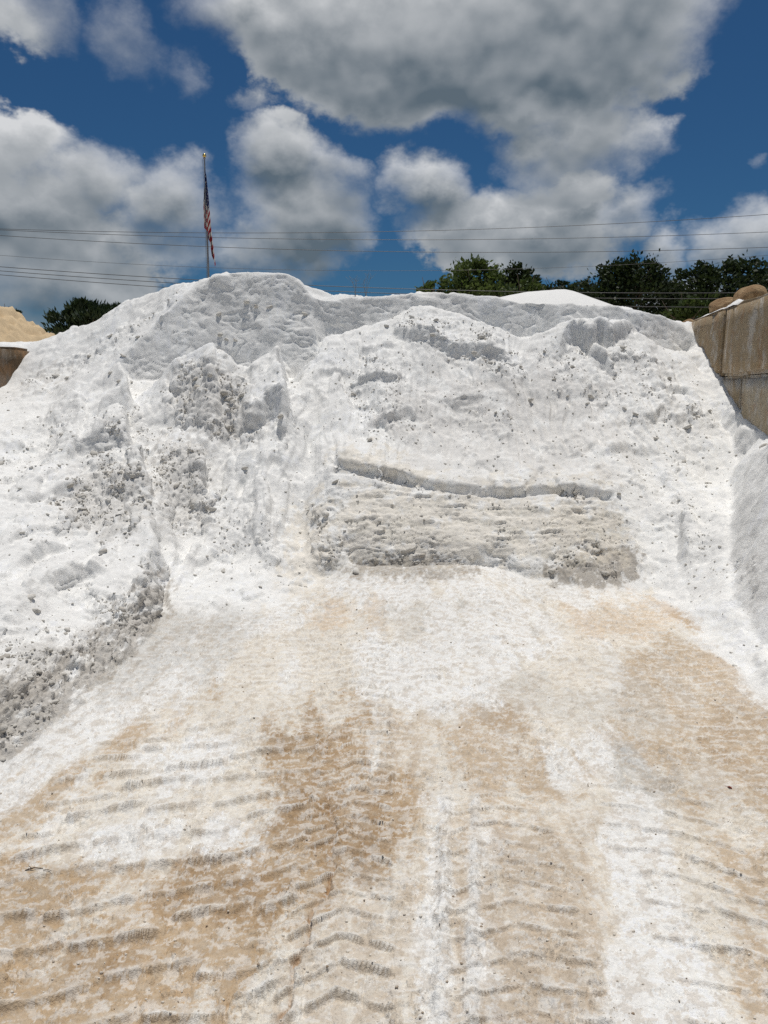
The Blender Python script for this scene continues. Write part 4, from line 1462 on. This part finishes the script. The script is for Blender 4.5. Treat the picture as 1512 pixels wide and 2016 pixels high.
def boulder(name, loc, dim, rot, seed, label, cuts=11):
    bm = bmesh.new()
    bmesh.ops.create_icosphere(bm, subdivisions=4, radius=1)
    r = np.random.default_rng(seed)
    v = np.array([x.co[:] for x in bm.verts], np.float32)
    k = r.normal(size=(cuts, 3)); k /= np.linalg.norm(k, axis=1, keepdims=True)
    d = np.ones(len(v), np.float32)
    for a in k:
        lim = r.uniform(.62, .9)
        s = v @ a
        q_ = np.where(s > .05, lim / np.maximum(s, .05), 9)
        d = -np.log(np.exp(-14 * d) + np.exp(-14 * q_)) / 14        # rounded facets
    d += .03 * fbm3(v[:, 0], v[:, 1], v[:, 2], .5, 4, .55, seed)
    for x, s, in zip(bm.verts, d):
        x.co = Vector(x.co) * float(s)
    me = bpy.data.meshes.new(name)
    bm.to_mesh(me); bm.free()
    me.polygons.foreach_set('use_smooth', np.ones(len(me.polygons), bool))
    me.materials.append(bmat)
    o = link(name, me, None, label, 'boulder', 'boulders on the right wall', loc=loc)
    o.scale = dim; o.rotation_euler = rot
    return o


boulder('boulder', (*at(1422, 599, 10.25)[:2], 2.71), (.21, .20, .115), (.0, -.28, .15), 5,
        'long flat tan boulder lying lower on the wall, left of the tilted one')
boulder('boulder', (*at(1477, 577, 9.6)[:2], 2.755), (.20, .19, .155), (.1, -.38, .2), 23,
        'upright tilted tan boulder with flat faces, topmost on the right wall')
boulder('boulder', (*at(1352, 633, 11.35)[:2], 2.58), (.13, .12, .09), (0, 0, .4), 31,
        'small brown stone half sunk in sand at the far end of the right wall')

# ------------------------------------------------------------------ trees
def leaf_mat(name, c0, c1, tr=.25):
    m, nt = new_mat(name)
    N = NT(nt)
    geo = N.n('ShaderNodeNewGeometry')
    n = N.noise(geo.outputs['Position'], .9, 3, .6)
    r = N.math('MULTIPLY_ADD', geo.outputs['Random Per Island'], .5, N.math('MULTIPLY', n, .6))
    c = N.mix(N.ramp(r, .25, .85), c0, c1)
    b = N.n('ShaderNodeBsdfPrincipled')
    N.put(b.inputs['Base Color'], c)
    b.inputs['Roughness'].default_value = .6
    b.inputs['Specular IOR Level'].default_value = .25
    t = N.n('ShaderNodeBsdfTranslucent')
    N.put(t.inputs['Color'], N.mix(.5, c, (.12, .18, .03)))
    x = N.n('ShaderNodeMixShader')
    x.inputs[0].default_value = tr
    nt.links.new(b.outputs[0], x.inputs[1]); nt.links.new(t.outputs[0], x.inputs[2])
    o = N.n('ShaderNodeOutputMaterial')
    nt.links.new(x.outputs[0], o.inputs['Surface'])
    return m


LEAF_DARK = leaf_mat('dark_leaves', (.013, .024, .010), (.034, .054, .019), .10)
LEAF_MID = leaf_mat('mid_leaves', (.035, .060, .016), (.085, .120, .034), .2)
LEAF_PALE = leaf_mat('pale_leaves', (.060, .095, .026), (.130, .165, .055), .3)
LEAF_CON = leaf_mat('conifer_sprays', (.016, .032, .016), (.040, .066, .030), .08)
brk_m, brk_nt = new_mat('bark')
N = NT(brk_nt)
pp = N.n('ShaderNodeNewGeometry').outputs['Position']
finish(brk_m, N, N.mix(N.noise(N.vmath('MULTIPLY', pp, (8, 8, 1.5)), 1, 5, .6), (.07, .055, .04), (.17, .14, .11)), .9, None, .1)


def tube(path, radii, seg=7):
    v, f = [], []
    n = len(path)
    P = [Vector(p) for p in path]
    for i, p in enumerate(P):
        t = (P[min(i + 1, n - 1)] - P[max(i - 1, 0)]).normalized()
        ref = Vector((0, 0, 1)) if abs(t.z) < .9 else Vector((1, 0, 0))
        a = t.cross(ref).normalized(); b = t.cross(a)
        for k in range(seg):
            w = 2 * math.pi * k / seg
            v.append(p + (a * math.cos(w) + b * math.sin(w)) * radii[i])
    for i in range(n - 1):
        for k in range(seg):
            f.append((i * seg + k, i * seg + (k + 1) % seg, (i + 1) * seg + (k + 1) % seg, (i + 1) * seg + k))
    f.append(tuple(range(seg))[::-1]); f.append(tuple((n - 1) * seg + k for k in range(seg)))
    return v, f


def join_parts(name, parts, mat, smooth=True):
    v, f, b = [], [], 0
    for pv, pf in parts:
        v += [tuple(p) for p in pv]
        f += [tuple(i + b for i in q_) for q_ in pf]
        b = len(v)
    me = bpy.data.meshes.new(name)
    me.from_pydata(v, [], f)
    if smooth:
        me.polygons.foreach_set('use_smooth', np.ones(len(me.polygons), bool))
    me.materials.append(mat)
    return me


def leaf_cards(name, centres, sizes, mat, rng, aspect=.55, up=.3, axis=None):
    """one four-cornered leaf spray per centre"""
    n = len(centres)
    d = rng.normal(size=(n, 3)) if axis is None else axis + .45 * rng.normal(size=(n, 3))
    d[:, 2] += up
    d /= np.linalg.norm(d, axis=1, keepdims=True)
    r = rng.normal(size=(n, 3))
    s = np.cross(d, r); s /= np.linalg.norm(s, axis=1, keepdims=True)
    L_ = sizes[:, None]
    base = centres - d * L_ * .5
    a = base; b = base + d * L_ * .45 + s * L_ * aspect * .5
    c = base + d * L_; e = base + d * L_ * .45 - s * L_ * aspect * .5
    v = np.stack([a, b, c, e], 1).reshape(-1, 3)
    q_ = np.arange(n * 4).reshape(-1, 4)
    return mesh_from(name, v, q_, None, mat, smooth=False)


def tree(name, label, lobes, Y0, mat, seed, n=5200, leaf=.26, conifer=False, cat='tree', group='trees behind the heap'):
    """lobes: (photo px centre, half width, half height) of the clumps one can tell apart"""
    rng = np.random.default_rng(seed)
    cx = np.mean([l[0] for l in lobes])
    bx = at(cx, 560, Y0)[0]
    root = bpy.data.objects.new(name, None)
    COL.objects.link(root)
    root.location = (bx, Y0, 0)
    root['label'] = label; root['category'] = cat; root['group'] = group
    k = Y0 / FPX / 1.03
    cen, siz, axes, limbs = [], [], [], []
    tot = sum(l[2] * l[3] for l in lobes)
    for (px, py, rx, ry) in lobes:
        x, _, z = at(px, py, Y0)
        c0 = np.array((x - bx, rng.uniform(-.6, .6), z))
        R = np.array((rx * k, max(rx, ry) * k * .9, ry * k))
        m = int(n * rx * ry / tot)
        ncl = max(8, m // 55)
        u = rng.normal(size=(ncl, 3)); u /= np.linalg.norm(u, axis=1, keepdims=True)
        cl = u * (rng.uniform(.35, 1.0, (ncl, 1)) ** .45)
        per = rng.integers(0, ncl, m)
        cr = rng.uniform(.13, .30, ncl)
        o = rng.normal(size=(m, 3)) * cr[per][:, None]
        if conifer:
            o[:, 2] += np.abs(rng.normal(size=m)) * .12
        p = c0 + (cl[per] + o) * R
        cen.append(p)
        siz.append(leaf * rng.uniform(.55, 1.25, m))
        ax = cl[per].copy(); ax[:, 2] = np.abs(ax[:, 2]) * .6 + (.9 if conifer else .1)
        axes.append(ax)
        limbs.append(c0)
    cen = np.concatenate(cen); siz = np.concatenate(siz); axes = np.concatenate(axes)
    okk = cen[:, 2] > .3
    link('crown', leaf_cards('crown', cen[okk], siz[okk], mat, rng, .34 if conifer else .6, .2, axes[okk]), root)
    low = min(c[2] for c in limbs)
    parts = [tube([(0, 0, -.1), (.05, 0, low * .4), (0, .05, low * .8)], [.22, .17, .13], 9)]
    for c in limbs:
        mid = np.array((c[0] * .35, c[1] * .35, (low * .8 + c[2]) * .5))
        parts.append(tube([(0, .05, low * .75), tuple(mid), tuple(c)], [.10, .07, .025], 6))
        for q_ in range(0 if conifer else 3):
            e = c + rng.normal(size=3) * np.array((.9, .9, .6)) * .7
            parts.append(tube([tuple(mid), tuple((mid + e) / 2 + rng.normal(size=3) * .1), tuple(e)], [.05, .03, .012], 5))
    link('trunk', join_parts('trunk', parts, brk_m), root)
    return root


tree('deciduous_tree', 'pale green feathery tree behind the rim, left of the dark oaks',
     [(905, 556, 36, 26), (935, 545, 38, 30), (962, 560, 40, 26), (925, 590, 70, 30), (985, 585, 30, 26), (946, 528, 18, 13)], 44, LEAF_PALE, 3, 7000, .26)
tree('young_tree', 'small pale bush like tree, leftmost of the trees behind the white rim',
     [(845, 566, 20, 11), (855, 580, 22, 14), (832, 574, 12, 8)], 43, LEAF_PALE, 4, 900, .24)
tree('deciduous_tree', 'small dark round topped tree between the feathery tree and the white mound',
     [(1022, 538, 26, 20), (1040, 548, 18, 15), (1002, 548, 18, 16), (1020, 575, 36, 26)], 50, LEAF_DARK, 5, 3400, .25)
tree('shrub', 'bright green shrub low in front of the small dark tree',
     [(1030, 566, 26, 16), (1048, 575, 22, 13), (1015, 578, 22, 14)], 41, LEAF_MID, 6, 1500, .24, cat='shrub')
tree('deciduous_tree', 'low dark hedge like tree showing right over the white mound',
     [(1080, 570, 30, 14), (1110, 568, 26, 13), (1140, 568, 26, 14), (1105, 585, 55, 18)], 56, LEAF_DARK, 7, 2600, .27)
tree('oak_tree', 'tall broad dark oak with domed crown, right of the white mound',
     [(1255, 545, 42, 32), (1220, 548, 40, 30), (1285, 538, 28, 20), (1175, 565, 30, 20), (1240, 590, 80, 42), (1300, 585, 40, 34), (1195, 595, 40, 30)],
     48, LEAF_DARK, 8, 9000, .27)
tree('oak_tree', 'widest dark oak with sky showing through its crown, behind the right wall',
     [(1420, 533, 44, 26), (1370, 550, 34, 28), (1468, 540, 38, 30), (1400, 575, 60, 30), (1460, 590, 60, 32), (1375, 600, 40, 26)], 46, LEAF_DARK, 9, 6600, .27)
tree('deciduous_tree', 'dark tree cut by the right edge of the photo above the boulders',
     [(1530, 550, 34, 28), (1515, 585, 40, 30), (1560, 570, 50, 40)], 50, LEAF_DARK, 10, 3000, .26)
tree('shrub', 'bright green shrub below the oaks at the far end of the right wall',
     [(1355, 605, 30, 17), (1385, 600, 26, 15), (1340, 615, 24, 14), (1372, 622, 34, 14)], 38, LEAF_MID, 11, 1900, .24, cat='shrub')
tree('deciduous_tree', 'low dark tree filling the gap between the two big oaks',
     [(1325, 590, 24, 20), (1318, 612, 30, 22), (1345, 620, 30, 20)], 58, LEAF_DARK, 12, 2000, .27)
tree('juniper', 'dark spiky evergreen rising behind the left shoulder of the heap',
     [(150, 618, 34, 22), (163, 606, 20, 14), (130, 630, 26, 17), (155, 648, 55, 22), (195, 630, 30, 16)], 27, LEAF_CON, 13, 5200, .24, True)
tree('juniper', 'lower dark evergreen right beside the spiky one, nearer the summit of the heap',
     [(222, 608, 22, 12), (205, 615, 24, 14), (240, 603, 14, 8), (225, 632, 40, 20)], 28, LEAF_CON, 14, 3000, .23, True)
tree('deciduous_tree', 'tiny dark treetop peeping over the tan heap at the far left',
     [(20, 614, 14, 8), (35, 622, 10, 8), (25, 640, 20, 16)], 52, LEAF_DARK, 15, 800, .3)

# ------------------------------------------------------------------ power lines
wm, wnt = new_mat('cable')
finish(wm, NT(wnt), (.10, .10, .105), .45, None, .4)
WIRES = [  # photo points, distance, radius, label
    ([(0, 450), (400, 459), (730, 458), (1100, 443), (1512, 423)], 36, .011, 'topmost thin power line, crossing the sky behind the flag and rising to the right'),
    ([(0, 452), (300, 465.4), (560, 470.5), (1000, 470), (1512, 457)], 36.4, .011, 'second power line from the top, nearly level across the clouds'),
    ([(0, 463), (300, 482), (560, 490.7), (900, 496), (1512, 487)], 36.8, .012, 'third power line from the top, passing just over the big oak'),
    ([(0, 503), (300, 521.6), (440, 527), (800, 533), (1150, 526), (1512, 502)], 40, .008, 'faint power line by itself midway between the upper three and lower three'),
    ([(0, 525), (300, 546), (600, 562), (820, 568.6), (1300, 577)], 34, .014, 'highest of the three low power lines running behind the summit of the heap'),
    ([(0, 533), (300, 555), (600, 571), (820, 579), (1300, 588)], 34.4, .014, 'middle of the three low power lines running behind the summit'),
    ([(0, 541), (300, 564), (600, 582), (820, 592), (1300, 604)], 34.8, .014, 'lowest of the three low power lines behind the summit'),
]
for pts, Yw, r, lab in WIRES:
    xs = np.array([at(p[0], p[1], Yw)[0] for p in pts]); zs = np.array([at(p[0], p[1], Yw)[2] for p in pts])
    co = np.polyfit(xs, zs, 2)
    if co[0] < 0:
        co = np.array((0, *np.polyfit(xs, zs, 1)))
    xx = np.linspace(-38, 38, 90)
    v, f = tube([(x, Yw, float(np.polyval(co, x))) for x in xx], [r] * len(xx), 6)
    link('power_line', join_parts('power_line', [(v, f)], wm), None, lab, 'power line', 'power lines over the yard')

# ------------------------------------------------------------------ flagpole and flag
YF = 27.0
fx, _, ftop = at(402.5, 313, YF)
kf = YF / FPX / 1.05
met, mnt = new_mat('brushed_aluminium')
finish(met, NT(mnt), (.30, .31, .33), .45, None, .5, .6)
gold, gnt2 = new_mat('gold_ball')
finish(gold, NT(gnt2), (.62, .47, .16), .22, None, .5, 1.0)
pole = bpy.data.objects.new('flagpole', None)
COL.objects.link(pole)
pole.location = (fx, YF, 0)
pole['label'] = 'tall grey metal flagpole with a gold ball, standing behind the summit'; pole['category'] = 'flagpole'
h = ftop
v, f = tube([(0, 0, -.05), (0, 0, h * .5), (0, 0, h - .05), (0, 0, h)], [.045, .038, .024, .018], 14)
link('pole', join_parts('pole', [(v, f)], met), pole)
v, f = tube([(0, 0, h), (0, 0, h + .03), (0, 0, h + .05)], [.04, .04, .02], 12)
link('truck', join_parts('truck', [(v, f)], met), pole)
bm = bmesh.new()
bmesh.ops.create_uvsphere(bm, u_segments=20, v_segments=14, radius=.062)
bmesh.ops.translate(bm, verts=bm.verts, vec=(0, 0, h + .105))
me = bpy.data.meshes.new('ball'); bm.to_mesh(me); bm.free()
me.polygons.foreach_set('use_smooth', np.ones(len(me.polygons), bool)); me.materials.append(gold)
link('ball', me, pole)
v, f = tube([(-.05, -.03, h - .02), (-.055, -.035, h * .55), (-.05, -.03, 1.0)], [.006] * 3, 5)
link('halyard', join_parts('halyard', [(v, f)], met), pole)
v, f = tube([(0, 0, -.02), (0, 0, .10), (0, 0, .16)], [.16, .14, .05], 16)
link('base', join_parts('base', [(v, f)], met), pole)

# limp flag: hoist along the pole, the fly hanging down in narrow folds
fm, fnt = new_mat('flag_cloth')
N = NT(fnt)
uv = N.n('ShaderNodeAttribute', attribute_name='cloth')
sp_ = N.n('ShaderNodeSeparateXYZ'); N.put(sp_.inputs[0], uv.outputs['Vector'])
fs_, ft_ = sp_.outputs[0], sp_.outputs[1]
stripe = N.math('GREATER_THAN', N.math('FRACT', N.math('MULTIPLY', fs_, 6.5)), .5)
fc = N.mix(stripe, (.34, .012, .022), (.62, .60, .58))
canton = N.math('MULTIPLY', N.math('LESS_THAN', fs_, 7 / 13), N.math('LESS_THAN', ft_, .40))
gx_ = N.math('SUBTRACT', N.math('FRACT', N.math('MULTIPLY', ft_, 6 / .40)), .5)
gy_ = N.math('SUBTRACT', N.math('FRACT', N.math('MULTIPLY', fs_, 5 / (7 / 13))), .5)
star = N.math('LESS_THAN', N.math('ADD', N.math('MULTIPLY', gx_, gx_), N.math('MULTIPLY', gy_, gy_)), .028)
cc_ = N.mix(star, (.010, .018, .085), (.75, .75, .75))
finish(fm, N, N.mix(canton, fc, cc_), .85, None, .15)
NS, NTt = 120, 160
H_ = 102 * kf; Lf = 83 * kf
z_top = at(402, 335, YF)[2]
v, uvs, q_ = [], [], []
for i in range(NS + 1):
    s = i / NS
    for j in range(NTt + 1):
        t = j / NTt
        fold = math.sin(t * 2 * math.pi * 2.6 + .8 * s)
        spread = (.25 + .75 * min(1, s * 2.2)) * (1 - .35 * t)
        x = .035 + .085 * spread * (1 - math.cos(t * 2 * math.pi * 2.6 + .6 * s)) * .5 + t * .085 + max(0, s + t - 1.35) * .19
        y = -.06 + .14 * spread * fold * (.4 + t)
        z = z_top - H_ * s - Lf * t * (.92 + .08 * s) + .02 * math.sin(9 * t + 4 * s)
        if t < .16:
            x = -.12 * min(1, s * 1.8) * (1 - abs(t - .06) / .10) + .02 + t * .3 if t < .16 else x
        v.append((x - .01, y, z)); uvs.append((s, t, 0))
for i in range(NS):
    for j in range(NTt):
        a = i * (NTt + 1) + j
        q_.append((a, a + 1, a + NTt + 2, a + NTt + 1))
me = mesh_from('flag', np.array(v, np.float32), np.array(q_, np.int32), None, fm)
at_ = me.attributes.new('cloth', 'FLOAT_VECTOR', 'POINT')
at_.data.foreach_set('vector', np.array(uvs, np.float32).ravel())
link('flag', me, None, 'limp red, white and blue flag with stars and stripes hanging on the flagpole', 'flag', loc=(fx, YF, 0))

# ------------------------------------------------------------------ dry weeds on the crest, leaf and twigs on the floor
tw, tnt = new_mat('dry_stem')
finish(tw, NT(tnt), (.24, .21, .17), .9, None, .1)


def weed(px, top, base, Yw, seed, label):
    r = np.random.default_rng(seed)
    x, _, z = at(px, base, Yw)
    hgt = (base - top) * Yw / FPX
    parts = []
    for k in range(4):
        lean = r.uniform(-.35, .35)
        hh = hgt * r.uniform(.5, 1.0)
        pth = [(0, 0, -.05), (lean * hh * .4, r.uniform(-.02, .02), hh * .5), (lean * hh, r.uniform(-.05, .05), hh)]
        parts.append(tube(pth, [.0022, .0018, .001], 5))
        for m in range(3):
            t = r.uniform(.45, .9)
            p = np.array(pth[1]) * (1 - t) + np.array(pth[2]) * t
            e = p + np.array((r.uniform(-.10, .10), r.uniform(-.05, .05), r.uniform(.02, .10)))
            parts.append(tube([tuple(p), tuple(e)], [.0012, .0008], 4))
    link('dry_weed', join_parts('dry_weed', parts, tw), None, label, 'weed', 'dry weeds on the crest', loc=(x, Yw, z))


weed(700, 548, 580, 10.7, 1, 'bare dry weed sticking up from the low crest, left of its taller neighbour')
weed(720, 538, 580, 10.72, 2, 'taller bare dry weed on the low crest right of the summit')

lm, lnt = new_mat('dead_leaf')
finish(lm, NT(lnt), (.24, .055, .030), .7, None, .2)


def near_ground(px, py):
    d2 = (vpx - px) ** 2 + (vpy - py) ** 2
    return ALLV[int(np.argmin(d2))]


p = near_ground(1437, 1550)
v = [(-.018, 0, .004), (-.006, .009, .011), (.008, .008, .009), (.020, .002, .003), (.008, -.007, .010), (-.006, -.010, .006), (0, 0, .002)]
f = [(6, 0, 1), (6, 1, 2), (6, 2, 3), (6, 3, 4), (6, 4, 5), (6, 5, 0)]
o = link('dead_leaf', join_parts('dead_leaf', [(v, f), tube([(.018, .002, .003), (.034, .006, .006)], [.0011, .0008], 4)], lm, False), None,
         'small dark red dead leaf lying on the tan floor at right', 'leaf', loc=p)
o.rotation_euler = (0, 0, 2.2); o.scale = (.62, .62, .62)
tm, tnt2 = new_mat('twig_bark')
finish(tm, NT(tnt2), (.075, .05, .035), .9, None, .1)
for (px, py, rz, s, lab) in ((68, 1713, .25, 1.0, 'short forked dark twig on the tan tyre tread at the left edge'),
                             (94, 1714, -.1, .55, 'tiny straight twig just right of the forked one')):
    p = near_ground(px, py)
    parts = [tube([(-.028, 0, .004), (0, .002, .008), (.030, -.003, .004)], [.0022, .002, .0012], 5)]
    if s > .8:
        parts.append(tube([(-.005, .001, .006), (-.020, .016, .010)], [.0016, .001], 4))
    o = link('twig', join_parts('twig', parts, tm), None, lab, 'twig', loc=p)
    o.rotation_euler = (0, 0, rz); o.scale = (s, s, s)
